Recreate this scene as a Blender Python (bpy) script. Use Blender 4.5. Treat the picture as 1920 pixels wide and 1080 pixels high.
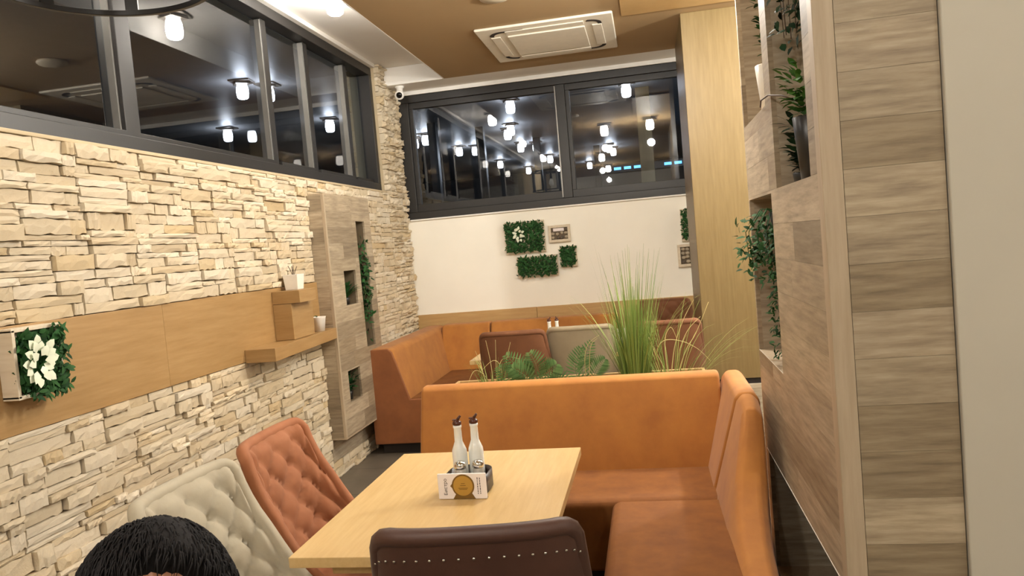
import bpy, bmesh, math, random
from mathutils import Vector, Matrix, Euler
for _o in list(bpy.data.objects): bpy.data.objects.remove(_o)
S = bpy.context.scene
C = S.collection
PI = math.pi

# ------------------------------------------------------------------ camera
F_PX, YAW, PITCH, ROLL = 1415.9, 0.18261, 0.05475, 0.08692
EYE = Vector((0, 0, 1.6))
fw = Vector((-math.sin(YAW) * math.cos(PITCH), math.cos(YAW) * math.cos(PITCH), -math.sin(PITCH)))
rt = Vector((math.cos(YAW), math.sin(YAW), 0))
dn = fw.cross(rt)
if dn.z > 0: dn = -dn
ux = math.cos(ROLL) * rt + math.sin(ROLL) * dn
uy = -math.sin(ROLL) * rt + math.cos(ROLL) * dn
cam = bpy.data.cameras.new('camera'); cam_o = bpy.data.objects.new('camera', cam); C.objects.link(cam_o)
M = Matrix((ux, -uy, -fw)).transposed().to_4x4(); M.translation = EYE
cam_o.matrix_world = M
cam.sensor_width = 36; cam.lens = 36 * F_PX / 1920; cam.clip_start = .02
S.camera = cam_o

# ------------------------------------------------------------------ world, view
W = bpy.data.worlds.new('night'); S.world = W; W.use_nodes = True
W.node_tree.nodes['Background'].inputs[0].default_value = (.010, .013, .02, 1)
W.node_tree.nodes['Background'].inputs[1].default_value = .35
S.view_settings.view_transform = 'Standard'; S.view_settings.look = 'None'
S.view_settings.gamma = 1; S.view_settings.use_curve_mapping = False
S.view_settings.exposure = 0.17

WARM = (1.0, .97, .90)
LAMP_GLOW = 60.0           # the glass of a lit barrel lamp
FILL_LIGHTS = [  # unseen ceiling lamps added outside the frame for fill light: x, y, z, watts, radius
    (-.75, .3, 3.0, 42, .05), (-.75, -2.2, 3.0, 35, .05), (.9, -1.4, 3.0, 26, .05),
    (-.5, 3.9, 3.0, 26, .05), (.15, 4.0, 3.0, 90, .05), (1.75, 4.9, 3.12, 190, .05), (1.75, 6.5, 3.12, 130, .05), (2.4, .6, 3.12, 26, .05),
]

# ------------------------------------------------------------------ materials
def lin(h):
    h = h.lstrip('#'); v = [int(h[i:i + 2], 16) / 255 for i in (0, 2, 4)]
    return tuple((x / 12.92 if x <= .04045 else ((x + .055) / 1.055) ** 2.4) for x in v) + (1,)

class N:
    def __init__(s, name):
        s.m = bpy.data.materials.new(name); s.m.use_nodes = True; s.t = s.m.node_tree
        s.b = s.t.nodes['Principled BSDF']; s.out = s.t.nodes['Material Output']
    def n(s, typ, **kw):
        x = s.t.nodes.new(typ)
        for k, v in kw.items():
            if k in x.inputs: x.inputs[k].default_value = v
            else: setattr(x, k, v)
        return x
    def l(s, a, b): s.t.links.new(a, b)
    def set(s, **kw):
        for k, v in kw.items(): s.b.inputs[k.replace('_', ' ')].default_value = v
    def coord(s, scale=(1, 1, 1), kind='Object', rand=True):
        tc = s.n('ShaderNodeTexCoord'); mp = s.n('ShaderNodeMapping'); mp.inputs['Scale'].default_value = scale
        s.l(tc.outputs[kind], mp.inputs['Vector'])
        if rand:
            oi = s.n('ShaderNodeObjectInfo'); cx = s.n('ShaderNodeCombineXYZ')
            mu = s.n('ShaderNodeMath', operation='MULTIPLY'); mu.inputs[1].default_value = 37.
            s.l(oi.outputs['Random'], mu.inputs[0])
            for i in range(3): s.l(mu.outputs[0], cx.inputs[i])
            s.l(cx.outputs[0], mp.inputs['Location'])
        return mp.outputs[0]
    def noise(s, vec, scale, detail=4, rough=.55):
        x = s.n('ShaderNodeTexNoise'); x.inputs['Scale'].default_value = scale
        x.inputs['Detail'].default_value = detail; x.inputs['Roughness'].default_value = rough
        s.l(vec, x.inputs['Vector']); return x.outputs['Fac']
    def ramp(s, fac, stops):
        r = s.n('ShaderNodeValToRGB'); e = r.color_ramp.elements
        while len(e) < len(stops): e.new(.5)
        for el, (p, c) in zip(e, stops): el.position = p; el.color = lin(c) if isinstance(c, str) else c
        s.l(fac, r.inputs['Fac']); return r.outputs['Color']
    def mix(s, a, b, fac, mode='MIX'):
        x = s.n('ShaderNodeMix', data_type='RGBA', blend_type=mode)
        for v, i in ((a, 6), (b, 7)):
            if hasattr(v, 'is_output'): s.l(v, x.inputs[i])
            else: x.inputs[i].default_value = v
        if hasattr(fac, 'is_output'): s.l(fac, x.inputs[0])
        else: x.inputs[0].default_value = fac
        return x.outputs[2]
    def bump(s, h, strength=.3, dist=.01):
        x = s.n('ShaderNodeBump'); x.inputs['Strength'].default_value = strength; x.inputs['Distance'].default_value = dist
        s.l(h, x.inputs['Height']); s.l(x.outputs[0], s.b.inputs['Normal'])
    def base(s, c): s.l(c, s.b.inputs['Base Color'])

def plain(name, col, rough=.5, metal=0, **kw):
    k = N(name); k.set(Roughness=rough, Metallic=metal, **kw)
    v = k.coord(); f = k.noise(v, 18)
    c = lin(col); k.base(k.ramp(f, [(.3, tuple(x * .93 for x in c[:3]) + (1,)), (.7, c)]))
    return k.m
def wood(name, a, b, c, grain=(1, 1, 1), rough=.45, tint=False, scale=6):
    k = N(name); v = k.coord(grain); f = k.noise(v, scale, 8, .62); g = k.noise(v, scale * .35, 2)
    col = k.ramp(f, [(.25, a), (.5, b), (.78, c)])
    col = k.mix(col, lin(a), k.ramp(g, [(.45, (0, 0, 0, 1)), (.8, (.45, .45, .45, 1))]))
    if tint:
        oi = k.n('ShaderNodeObjectInfo'); col = k.mix(col, oi.outputs['Color'], 1, 'MULTIPLY')
    k.base(col); k.set(Roughness=rough); k.bump(f, .12, .003); return k.m
def fabric(name, a, b, rough=.8, sheen=.1, sc=7, fine=220):
    k = N(name); v = k.coord(); f = k.noise(v, sc, 5, .6); g = k.noise(v, fine, 2)
    k.base(k.ramp(f, [(.3, a), (.7, b)])); k.set(Roughness=rough, Sheen_Weight=sheen); k.bump(g, .12, .002); return k.m
def stone(name, island):
    k = N(name); v = k.coord(); f = k.noise(v, 14, 6, .65); g = k.noise(v, 60, 5, .7)
    if island: r = k.n('ShaderNodeNewGeometry').outputs['Random Per Island']
    else: r = k.n('ShaderNodeObjectInfo').outputs['Random']
    c1 = k.ramp(r, [(0, '#C9B696'), (.2, '#D7C8AE'), (.4, '#DCD0BA'), (.58, '#C9B89A'), (.72, '#D8CAB0'), (.84, '#C6B08A'), (.93, '#D2C3A8'), (1, '#C2AF90')])
    c = k.mix(c1, lin('#B89A6C'), k.ramp(f, [(.55, (0, 0, 0, 1)), (.8, (.55, .55, .55, 1))]))
    k.base(c); k.set(Roughness=.9); k.bump(g, .45, .008); return k.m
def glow(name, col, s):
    k = N(name); k.set(Base_Color=lin('#FFFFFF'), Roughness=.4, Emission_Color=col, Emission_Strength=s); return k.m
def pane(name, ior=2.1, tint=(.75, .8, .85, 1)):
    k = N(name); k.t.nodes.remove(k.b)
    tr = k.n('ShaderNodeBsdfTransparent', Color=tint); gl = k.n('ShaderNodeBsdfGlossy', Roughness=.012)
    fr = k.n('ShaderNodeFresnel', IOR=ior); ge = k.n('ShaderNodeNewGeometry')
    iv = k.n('ShaderNodeMath', operation='SUBTRACT'); iv.inputs[0].default_value = 1; k.l(ge.outputs['Backfacing'], iv.inputs[1])
    mu = k.n('ShaderNodeMath', operation='MULTIPLY'); k.l(fr.outputs[0], mu.inputs[0]); k.l(iv.outputs[0], mu.inputs[1])
    mx = k.n('ShaderNodeMixShader'); k.l(mu.outputs[0], mx.inputs[0]); k.l(tr.outputs[0], mx.inputs[1]); k.l(gl.outputs[0], mx.inputs[2])
    k.l(mx.outputs[0], k.out.inputs[0]); return k.m
def leafmat(name, a, b, sss=.0):
    k = N(name); r = k.n('ShaderNodeNewGeometry').outputs['Random Per Island']
    k.base(k.ramp(r, [(0, a), (1, b)])); k.set(Roughness=.7, Specular_IOR_Level=.2); return k.m
def plaster(name, col, b=.04):
    k = N(name); v = k.coord(rand=False); f = k.noise(v, 3, 3); g = k.noise(v, 140, 3); c = lin(col)
    k.base(k.ramp(f, [(.3, tuple(x * .96 for x in c[:3]) + (1,)), (.7, c)])); k.set(Roughness=.85); k.bump(g, b, .002); return k.m
def tiles(name):
    k = N(name); v = k.coord(rand=False); f = k.noise(v, 5, 6)
    br = k.n('ShaderNodeTexBrick'); k.l(v, br.inputs['Vector']); br.offset = 0
    br.inputs['Scale'].default_value = 1.0; br.inputs['Brick Width'].default_value = .6; br.inputs['Row Height'].default_value = .6; br.inputs['Mortar Size'].default_value = .004
    br.inputs['Color1'].default_value = lin('#6E6558'); br.inputs['Color2'].default_value = lin('#665D51'); br.inputs['Mortar'].default_value = lin('#3E3931')
    k.base(k.mix(br.outputs['Color'], lin('#4C453B'), k.ramp(f, [(.4, (0, 0, 0, 1)), (.8, (.5, .5, .5, 1))]))); k.set(Roughness=.45); return k.m

M_ = dict(
    white=plaster('white_ceiling_paint', '#F3F0EA'), soffit=plaster('brown_ceiling_paint', '#A68A62'), cream=plaster('cream_wall_paint', '#FAF6EA'),
    greige=plaster('grey_white_wall_paint', '#C2BCAD'), floor=tiles('floor_tile'), mortar=plain('stone_mortar', '#C2B090', .95),
    oak=wood('light_oak', '#B18E5B', '#BE9B67', '#C8A875', (.7, .7, 9), .4), oakb=wood('light_oak_band', '#987648', '#A48254', '#AE8E60', (.7, .7, 9), .4), oakx=wood('light_oak_table', '#C8A66D', '#D1B17A', '#D9BC87', (9, .8, 9), .32),
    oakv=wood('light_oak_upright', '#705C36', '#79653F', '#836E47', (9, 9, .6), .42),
    plank=wood('weathered_plank', '#7F7160', '#A3957F', '#BDB19C', (.8, .8, 8), .5, True, 7),
    edge=wood('plank_edge', '#A6947A', '#B2A087', '#BDAD95', (9, 9, .6), .5),
    nich_shade=plain('niche_lining', '#75664F', .7),  # shade inside the niches is darkened into this lining colour
    alu=plain('anthracite_aluminium', '#2A2826', .45, .1), alu_light=plain('grey_gasket', '#8E8B86', .35, .5),
    glass=pane('window_glass'), stone=stone('cream_stone', False), stones=stone('cream_stone_many', True),
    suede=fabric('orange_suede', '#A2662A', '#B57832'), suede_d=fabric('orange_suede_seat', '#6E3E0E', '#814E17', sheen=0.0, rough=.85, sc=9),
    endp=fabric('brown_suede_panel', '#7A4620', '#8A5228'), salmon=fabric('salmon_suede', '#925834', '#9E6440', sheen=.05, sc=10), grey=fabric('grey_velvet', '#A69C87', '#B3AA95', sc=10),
    brown=fabric('brown_leather', '#43281E', '#4E3126', .5, .05), brown2=fabric('brown_suede', '#6C4226', '#7A4D2E', sheen=.05), taupe=fabric('taupe_fabric', '#8E8068', '#9A8C72', fine=420),
    black=plain('black_metal', '#1C1917', .4, .5), dark=plain('dark_wood', '#2E1E16', .4), plinth=plain('dark_plinth', '#241C17', .7),
    ac=plain('ac_plastic', '#EFE7D6', .45), slot=plain('dark_slot', '#2A2018', .8), cam=plain('camera_plastic', '#F2EFE8', .35), lens=plain('black_lens', '#08080A', .1),
    ceramic=plain('white_ceramic', '#F1ECE2', .3), potd=plain('dark_pot', '#23211F', .35), soil=plain('soil', '#3A2A1C', .95),
    milk=plain('milky_glass', '#EDEFEA', .12, 0, Coat_Weight=.6), spout=plain('brown_spout', '#4A2210', .3), chrome=plain('chrome', '#D8D5CE', .18, 1.0), salt=plain('shaker_glass', '#CFCBC2', .12, 0, Transmission_Weight=.3),
    card=plain('white_card', '#F0E8E6', .6), gold=plain('gold_print', '#B9913F', .45, .15), goldd=plain('dark_gold_print', '#7A5A22', .5, .1), ink=plain('black_ink', '#1E1A18', .7),
    leaf=leafmat('dark_leaf', '#17351A', '#2F5A2A'), leaf3=leafmat('mid_green_leaf', '#1E4220', '#356434'), leaf2=leafmat('green_leaf', '#2C5C2A', '#5C8A3E'), fern=leafmat('fern_green', '#4A6C3C', '#72945A'), grass=leafmat('grass_green', '#64803A', '#A0B264'),
    straw=leafmat('straw_blade', '#B7AE72', '#D2C48C'), petal=plain('white_petal', '#E9EFD8', .6), darkleaf=leafmat('deep_green_leaf', '#10261A', '#1F3F22'),  # darkleaf is a very dark green, varied per leaf
    stem=plain('brown_stem', '#4A3526', .7), frame=wood('pale_frame', '#C8B79C', '#D6C8B0', '#E0D4BF', (.8, 9, 9), .55), pebble=plain('pebble', '#A99C86', .7), pebble2=plain('dark_pebble', '#5E5347', .7), backing=plain('frame_backing', '#6A5C4B', .8),
    lamp=glow('lit_lamp_glass', (1.0, .93, .84, 1), LAMP_GLOW), lamps=glow('lit_strip_lamp_glass', (1.0, .94, .86, 1), 165.0), lampx=glow('lit_terrace_lamp', (.97, .96, 1, 1), 24.0), blue=glow('blue_sign', (.12, .5, 1, 1), 3.),
    lampb=plain('lamp_plate', '#6A625A', .35, .6), off=plain('unlit_disc', '#D6C8AE', .5),
    ext=plain('terrace_dark', '#3A3B3E', .5), extc=plain('terrace_ceiling', '#B4B4B6', .45), extp=plain('terrace_post', '#101112', .3),
    hair=N('hair').m, skin=plain('skin', '#B98468', .5), shirt=fabric('dark_shirt', '#24262B', '#2E3036'), trouser=fabric('dark_trouser', '#20222A', '#2A2C34'), shoe=plain('black_shoe', '#151414', .5), eye=plain('eye_white', '#E8E4DC', .2), iris=plain('iris', '#2A1A10', .2), lip=plain('lip', '#9A5A4C', .5),
)
_h = M_['hair']; _k = N.__new__(N); _k.m = _h; _k.t = _h.node_tree; _k.b = _k.t.nodes['Principled BSDF']; _k.out = _k.t.nodes['Material Output']
_v = _k.coord((1, 1, .15)); _f = _k.noise(_v, 190, 3); _k.base(_k.ramp(_f, [(.3, '#080607'), (.75, '#151112')])); _k.set(Roughness=.75, Specular_IOR_Level=.25); _k.bump(_f, .3, .002)

# ------------------------------------------------------------------ mesh helpers
class MB:
    def __init__(s): s.v = []; s.f = []
    def add(s, vs, fs):
        o = len(s.v); s.v += [tuple(v) for v in vs]; s.f += [tuple(i + o for i in f) for f in fs]; return s
    def box(s, x0, x1, y0, y1, z0, z1, mat=None):
        vs = [(x, y, z) for z in (z0, z1) for y in (y0, y1) for x in (x0, x1)]
        if mat is not None: vs = [mat @ Vector(v) for v in vs]
        return s.add(vs, [(0, 2, 3, 1), (4, 5, 7, 6), (0, 1, 5, 4), (2, 6, 7, 3), (0, 4, 6, 2), (1, 3, 7, 5)])
    def prism(s, pts, a, b, axis='x'):
        n = len(pts)
        g = {'x': lambda t, p: (t, p[0], p[1]), 'y': lambda t, p: (p[0], t, p[1]), 'z': lambda t, p: (p[0], p[1], t)}[axis]
        vs = [g(a, p) for p in pts] + [g(b, p) for p in pts]
        fs = [tuple(range(n)), tuple(range(2 * n - 1, n - 1, -1))] + [(i, i + n, (i + 1) % n + n, (i + 1) % n) for i in range(n)]
        return s.add(vs, fs)
    def loft(s, secs):
        n = len(secs[0]); o = [v for sec in secs for v in sec]; k = len(secs)
        fs = [tuple(range(n)), tuple(range(n * k - 1, n * (k - 1) - 1, -1))]
        for j in range(k - 1):
            for i in range(n): fs.append((j * n + i, (j + 1) * n + i, (j + 1) * n + (i + 1) % n, j * n + (i + 1) % n))
        return s.add(o, fs)
    def tube(s, path, r, seg=8, cap=True):
        path = [Vector(p) for p in path]; rs = r if isinstance(r, (list, tuple)) else [r] * len(path); vs = []
        up = Vector((0, 0, 1))
        for i, p in enumerate(path):
            d = (path[min(i + 1, len(path) - 1)] - path[max(i - 1, 0)])
            d = d.normalized() if d.length > 1e-9 else Vector((0, 0, 1))
            if i == 0:
                a = d.orthogonal().normalized()
            else:
                a = (a - d * a.dot(d)); a = a.normalized() if a.length > 1e-6 else d.orthogonal().normalized()
            b = d.cross(a)
            vs += [p + (a * math.cos(2 * PI * j / seg) + b * math.sin(2 * PI * j / seg)) * rs[i] for j in range(seg)]
        fs = []
        for i in range(len(path) - 1):
            for j in range(seg): fs.append((i * seg + j, i * seg + (j + 1) % seg, (i + 1) * seg + (j + 1) % seg, (i + 1) * seg + j))
        if cap: fs += [tuple(range(seg - 1, -1, -1)), tuple((len(path) - 1) * seg + j for j in range(seg))]
        return s.add(vs, fs)
    def lathe(s, prof, seg=24, c=(0, 0, 0)):
        vs = []; fs = []; k = len(prof)
        for (r, z) in prof:
            vs += [(c[0] + r * math.cos(2 * PI * j / seg), c[1] + r * math.sin(2 * PI * j / seg), c[2] + z) for j in range(seg)]
        for i in range(k - 1):
            for j in range(seg): fs.append((i * seg + j, i * seg + (j + 1) % seg, (i + 1) * seg + (j + 1) % seg, (i + 1) * seg + j))
        fs += [tuple(range(seg - 1, -1, -1)), tuple((k - 1) * seg + j for j in range(seg))]
        return s.add(vs, fs)
    def ring(s, ro, ri, z0, z1, seg=64, c=(0, 0, 0)):
        vs = []
        for r, z in ((ri, z0), (ro, z0), (ro, z1), (ri, z1)):
            vs += [(c[0] + r * math.cos(2 * PI * j / seg), c[1] + r * math.sin(2 * PI * j / seg), c[2] + z) for j in range(seg)]
        fs = [(a * seg + j, a * seg + (j + 1) % seg, ((a + 1) % 4) * seg + (j + 1) % seg, ((a + 1) % 4) * seg + j) for a in range(4) for j in range(seg)]
        return s.add(vs, fs)
    def grid(s, fn, nu, nv):
        vs = [fn(i / nu, j / nv) for j in range(nv + 1) for i in range(nu + 1)]
        return s.add(vs, [(j * (nu + 1) + i, j * (nu + 1) + i + 1, (j + 1) * (nu + 1) + i + 1, (j + 1) * (nu + 1) + i) for j in range(nv) for i in range(nu)])
    def leaf(s, p, d, nrm, L, w, bend=.25):
        d = d.normalized(); t = d.cross(nrm); t = t.normalized() if t.length > 1e-6 else d.orthogonal().normalized(); nn = t.cross(d)
        q = [p, p + d * L * .35 + t * w * .5 + nn * L * bend * .1, p + d * L * .35 - t * w * .5 + nn * L * bend * .1, p + d * L * .72 + t * w * .36 - nn * L * bend * .2, p + d * L * .72 - t * w * .36 - nn * L * bend * .2, p + d * L - nn * L * bend * .7]
        return s.add(q, [(0, 1, 2), (1, 3, 4, 2), (3, 5, 4)])
    def blade(s, p, d, L, w, droop, seg=5):
        d = Vector(d).normalized(); side = d.cross(Vector((0, 0, 1))); side = side.normalized() if side.length > 1e-3 else Vector((1, 0, 0))
        hz = Vector((d.x, d.y, 0)); hz = hz.normalized() if hz.length > 1e-4 else Vector((1, 0, 0)); vs = []; fs = []
        for i in range(seg + 1):
            t = i / seg; c = Vector(p) + d * L * t + (hz * .5 - Vector((0, 0, 1))) * droop * L * t * t * t
            ww = w * (1 - t ** 1.5) + .0004
            vs += [c - side * ww, c + side * ww]
        for i in range(seg): fs.append((2 * i, 2 * i + 1, 2 * i + 3, 2 * i + 2))
        return s.add(vs, fs)
    def mesh(s, name):
        me = bpy.data.meshes.new(name); me.from_pydata(s.v, [], s.f)
        bm = bmesh.new(); bm.from_mesh(me); bmesh.ops.recalc_face_normals(bm, faces=bm.faces); bm.to_mesh(me); bm.free(); return me
    def build(s, name, mat, parent=None, smooth=False, bevel=0, seg=2, sub=0, recalc=True):
        me = s.mesh(name); me.materials.append(mat)
        if smooth: me.polygons.foreach_set('use_smooth', [True] * len(me.polygons))
        o = bpy.data.objects.new(name, me); C.objects.link(o); o.parent = parent
        if bevel:
            b = o.modifiers.new('b', 'BEVEL'); b.width = bevel; b.segments = seg; b.limit_method = 'ANGLE'; b.angle_limit = .6
            if seg > 1: b.harden_normals = False
            me.polygons.foreach_set('use_smooth', [True] * len(me.polygons))
            w = o.modifiers.new('w', 'WEIGHTED_NORMAL'); w.keep_sharp = False
        if sub:
            m = o.modifiers.new('s', 'SUBSURF'); m.levels = m.render_levels = sub
        return o

def tag(o, label=None, cat=None, group=None, kind=None):
    for k, v in (('label', label), ('category', cat), ('group', group), ('kind', kind)):
        if v: o[k] = v
    return o
def thing(name, label, cat, loc=(0, 0, 0), rz=0, group=None, kind=None):
    o = bpy.data.objects.new(name, None); C.objects.link(o); o.location = loc; o.rotation_euler = (0, 0, rz); o.empty_display_size = .1
    return tag(o, label, cat, group, kind)
def bx(name, m, x0, x1, y0, y1, z0, z1, parent=None, bevel=0, seg=2):
    return MB().box(x0, x1, y0, y1, z0, z1).build(name, m, parent, bevel=bevel, seg=seg)
def dup(o, parent=None):
    c = o.copy(); C.objects.link(c); c.parent = parent
    for ch in list(o.children): dup(ch, c)
    return c
def struct(o, label=None): return tag(o, label, kind='structure')
def stuff(o): o['kind'] = 'stuff'; return o
rnd = random.Random(7)

# ------------------------------------------------------------------ room shell
struct(bx('floor', M_['floor'], -2.6, 4.1, -5.1, 7.65, -.1, 0), 'dark grey tiled floor of the dining room')
ceil = struct(bx('ceiling', M_['white'], -2.75, 4.1, -5.1, 7.65, 3.42, 3.6), 'white ceiling with a lower brown painted soffit')
bx('soffit', M_['soffit'], -1.79, 1.25, -5.0, 7.1, 3.25, 3.419, ceil)
bx('soffit_edge', M_['white'], -1.80, -1.79, -5.0, 7.1, 3.249, 3.419, ceil)
bx('beam', M_['white'], -2.39, 4.0, 7.1, 7.46, 3.25, 3.419, ceil)
bx('header_panel', M_['oak'], -.07, 1.24, 4.4, 5.8, 3.232, 3.2499, ceil, .002)

wl = struct(bx('wall_left', M_['mortar'], -2.75, -2.415, -1.2, 7.65, -.02, 2.205), 'left wall clad in cream split stone with an oak band')
bx('pier', M_['mortar'], -2.75, -2.415, 6.89, 7.65, 2.205, 3.42, wl)
bx('lintel', M_['white'], -2.75, -2.40, -1.2, 6.89, 3.385, 3.42, wl)
bx('back_end', M_['mortar'], -2.75, -2.415, -5.1, -1.2, -.02, 3.42, wl)
bx('sill_strip', M_['mortar'], -2.56, -2.385, -1.2, 6.88, 2.205, 2.222, wl, .003)
for a, b in ((.2, 1.75), (1.7507, 3.35), (3.3507, 5.13)):
    bx('oak_panel', M_['oakb'], -2.415, -2.378, a, b, 1.056, 1.466, wl, .002)
bx('plank_panel', M_['plank'], -2.415, -2.385, 5.13, 6.02, .13, .33, wl, .003)

wf = struct(bx('wall_far', M_['cream'], -2.42, 4.1, 7.45, 7.65, 0, 1.955), 'cream far wall above an oak wainscot')
bx('upper_wall', M_['white'], -2.42, 4.1, 7.45, 7.65, 3.222, 3.42, wf)
bx('top_trim', M_['white'], -2.36, 4.0, 7.435, 7.45, 3.208, 3.228, wf, .003)
bx('sill_trim', M_['white'], -2.36, 4.0, 7.425, 7.455, 1.942, 1.957, wf, .003)
bx('end_wall', M_['cream'], 3.2, 4.1, 7.45, 7.65, 1.955, 3.222, wf)
for a, b in ((-2.38, -1.14), (-1.137, .1), (.103, 1.6), (1.603, 3.9)):
    bx('wainscot_panel', M_['oak'], a, b, 7.425, 7.45, .02, .979, wf, .002)
struct(bx('wall_right', M_['cream'], 4.0, 4.2, -5.1, 7.65, 0, 3.42), 'cream right wall of the room')
struct(bx('wall_back', M_['cream'], -2.75, 4.1, -5.2, -5.0, 0, 3.42), 'cream back wall of the room')
struct(bx('wall_partition', M_['greige'], .7605, 1.9, 2.092, 2.2, 0, 3.42, None, .004), 'grey white wall end beside the plank divider')
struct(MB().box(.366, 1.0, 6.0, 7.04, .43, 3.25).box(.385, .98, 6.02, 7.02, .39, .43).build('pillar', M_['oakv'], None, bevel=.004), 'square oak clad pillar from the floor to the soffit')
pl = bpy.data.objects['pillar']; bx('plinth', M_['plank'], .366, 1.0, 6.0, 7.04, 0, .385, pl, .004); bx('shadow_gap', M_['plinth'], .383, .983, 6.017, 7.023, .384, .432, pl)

# windows
w1 = thing('window_1', 'long black framed window above the stone wall', None, kind='structure')
fy0, fy1 = -1.2, 6.885
bx('bottom_rail', M_['alu'], -2.56, -2.44, fy0, fy1, 2.222, 2.30, w1, .004)
bx('top_rail', M_['alu'], -2.56, -2.44, fy0, fy1, 3.31, 3.385, w1, .004)
bx('end_jamb', M_['alu'], -2.56, -2.44, 6.82, 6.885, 2.30, 3.31, w1, .004)
ms = [1.2, 3.43, 4.95, 5.60, 6.38]
for i, y in enumerate(ms):
    h = .055 if i < 2 else .038
    bx('mullion', M_['alu'], -2.545, -2.50 + (.02 if i == 1 else 0), y - h, y + h, 2.30, 3.31, w1, .004)
    bx('gasket', M_['alu_light'], -2.54, -2.502, y - h - .014, y - h - .001, 2.31, 3.30, w1)
edges = [fy0] + ms + [6.85]
for a, b in zip(edges[:-1], edges[1:]):
    bx('sash_rail', M_['alu'], -2.55, -2.48, a + .05, b - .05, 2.30, 2.335, w1, .003)
    bx('pane', M_['glass'], -2.545, -2.537, a + .02, b - .02, 2.31, 3.30, w1)
w2 = thing('window_2', 'wide black framed window in the far wall', None, kind='structure')
bx('bottom_rail', M_['alu'], -2.40, 3.2, 7.455, 7.56, 1.957, 2.03, w2, .004)
bx('top_rail', M_['alu'], -2.40, 3.2, 7.455, 7.56, 3.135, 3.208, w2, .004)
bx('end_jamb', M_['alu'], -2.40, -2.285, 7.455, 7.56, 2.03, 3.135, w2, .004)
bx('end_jamb', M_['alu'], 3.13, 3.2, 7.455, 7.56, 2.03, 3.135, w2, .004)
for x in (-.735, .95, 2.3):
    bx('mullion', M_['alu'], x - .045, x + .045, 7.46, 7.55, 2.03, 3.135, w2, .004)
    bx('gasket', M_['alu_light'], x - .058, x - .046, 7.462, 7.54, 2.04, 3.125, w2)
ed = [-2.285, -.735, .95, 2.3, 3.13]
for i, (a, b) in enumerate(zip(ed[:-1], ed[1:])):
    a2, b2 = a + (.0 if i == 0 else .045), b - (.045 if i < 3 else 0)
    bx('sash_rail', M_['alu'], a2, b2, 7.48, 7.54, 2.03, 2.105, w2, .003)
    bx('sash_rail', M_['alu'], a2, b2, 7.48, 7.54, 3.075, 3.135, w2, .003)
    bx('sash_stile', M_['alu'], a2, a2 + .04, 7.48, 7.54, 2.105, 3.075, w2, .003)
    bx('pane', M_['glass'], a2 + .02, b2 - .0, 7.505, 7.513, 2.06, 3.10, w2)

# ------------------------------------------------------------------ stone cladding
variants = []
for k in range(14):
    r = random.Random(100 + k); nu, nv = 6, 2; vs = []; fs = []
    for j in range(nv + 1):
        for i in range(nu + 1):
            e = (i in (0, nu)) or (j in (0, nv))
            y = i / nu + (r.uniform(-.06, .06) if 0 < i < nu else (r.uniform(0, .035) if i == 0 else -r.uniform(0, .035)))
            z = j / nv + (r.uniform(-.14, .14) if 0 < j < nv else (r.uniform(-.05, .14) if j == 0 else -r.uniform(-.06, .07)))
            vs.append((r.uniform(.84, .99) if e else r.uniform(.90, 1.06), y, z))
    n = nu + 1
    bo = list(range(n)) + [n * j + nu for j in range(1, nv + 1)] + [n * nv + i for i in range(nu - 1, -1, -1)] + [n * j for j in range(nv - 1, 0, -1)]
    for j in range(nv):
        for i in range(nu): fs.append((j * n + i, j * n + i + 1, (j + 1) * n + i + 1, (j + 1) * n + i))
    o = len(vs)
    for b in bo: vs.append((0, min(1, max(0, round(vs[b][1], 1))), min(1, max(0, vs[b][2]))))
    for q in range(len(bo)):
        q2 = (q + 1) % len(bo); fs.append((bo[q], o + q, o + q2, bo[q2]))
    me = bpy.data.meshes.new('stone'); me.from_pydata(vs, [], fs); me.materials.append(M_['stone'])
    bm = bmesh.new(); bm.from_mesh(me); bmesh.ops.recalc_face_normals(bm, faces=bm.faces); bm.to_mesh(me); bm.free()
    variants.append(me)
zones = [(.3, 5.13, 1.468, 2.203, 0), (.3, 5.13, 0, 1.054, 0), (6.02, 6.89, 0, 2.203, 0), (6.89, 7.45, 0, 3.418, 1), (5.13, 6.02, 2.10, 2.203, 0), (5.13, 6.02, 0, .125, 0)]
stones = []; r = random.Random(5)
for (ya, yb, za, zb, pier) in zones:
    nrow = max(1, round((zb - za) / .15)); ph = (zb - za) / nrow
    for k in range(nrow):
        y = ya - (0 if pier or ya > 5 else r.uniform(0, .35))
        while y < yb - .004:
            PL = min(r.uniform(.26, .62), yb - y)
            if yb - y - PL < .14: PL = yb - y
            z, zt = za + k * ph, za + (k + 1) * ph
            while z < zt - .004:
                h = min(r.choice((.024, .030, .037, .045, .054, .064)), zt - z)
                if zt - z - h < .018: h = zt - z
                u = y
                while u < y + PL - .004:
                    L = min(r.choice((.10, .15, .20, .26, .32)) * r.uniform(.8, 1.2), y + PL - u)
                    if y + PL - u - L < .05: L = y + PL - u
                    stones.append((u, z, L, h, r.choice((.010, .015, .02, .026, .034)), pier)); u += L
                z += h
            y += PL
def vis(st):
    y, z, L, h, p, pier = st; c = Vector((-2.39, y + L / 2, z + h / 2)) - EYE
    d = c.dot(fw)
    if d < .3: return 0
    px, py = 960 + F_PX * c.dot(ux) / d, 540 + F_PX * c.dot(uy) / d
    if not (-60 < px < 1920 and -60 < py < 1100): return 0
    if px < 330 and py > 1000 or (470 < px < 620 and py > 830) : return 0
    return L * h / d / d * abs(c.x) / d
order = sorted(range(len(stones)), key=lambda i: -vis(stones[i]))
many_v, many_f = [], []
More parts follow.
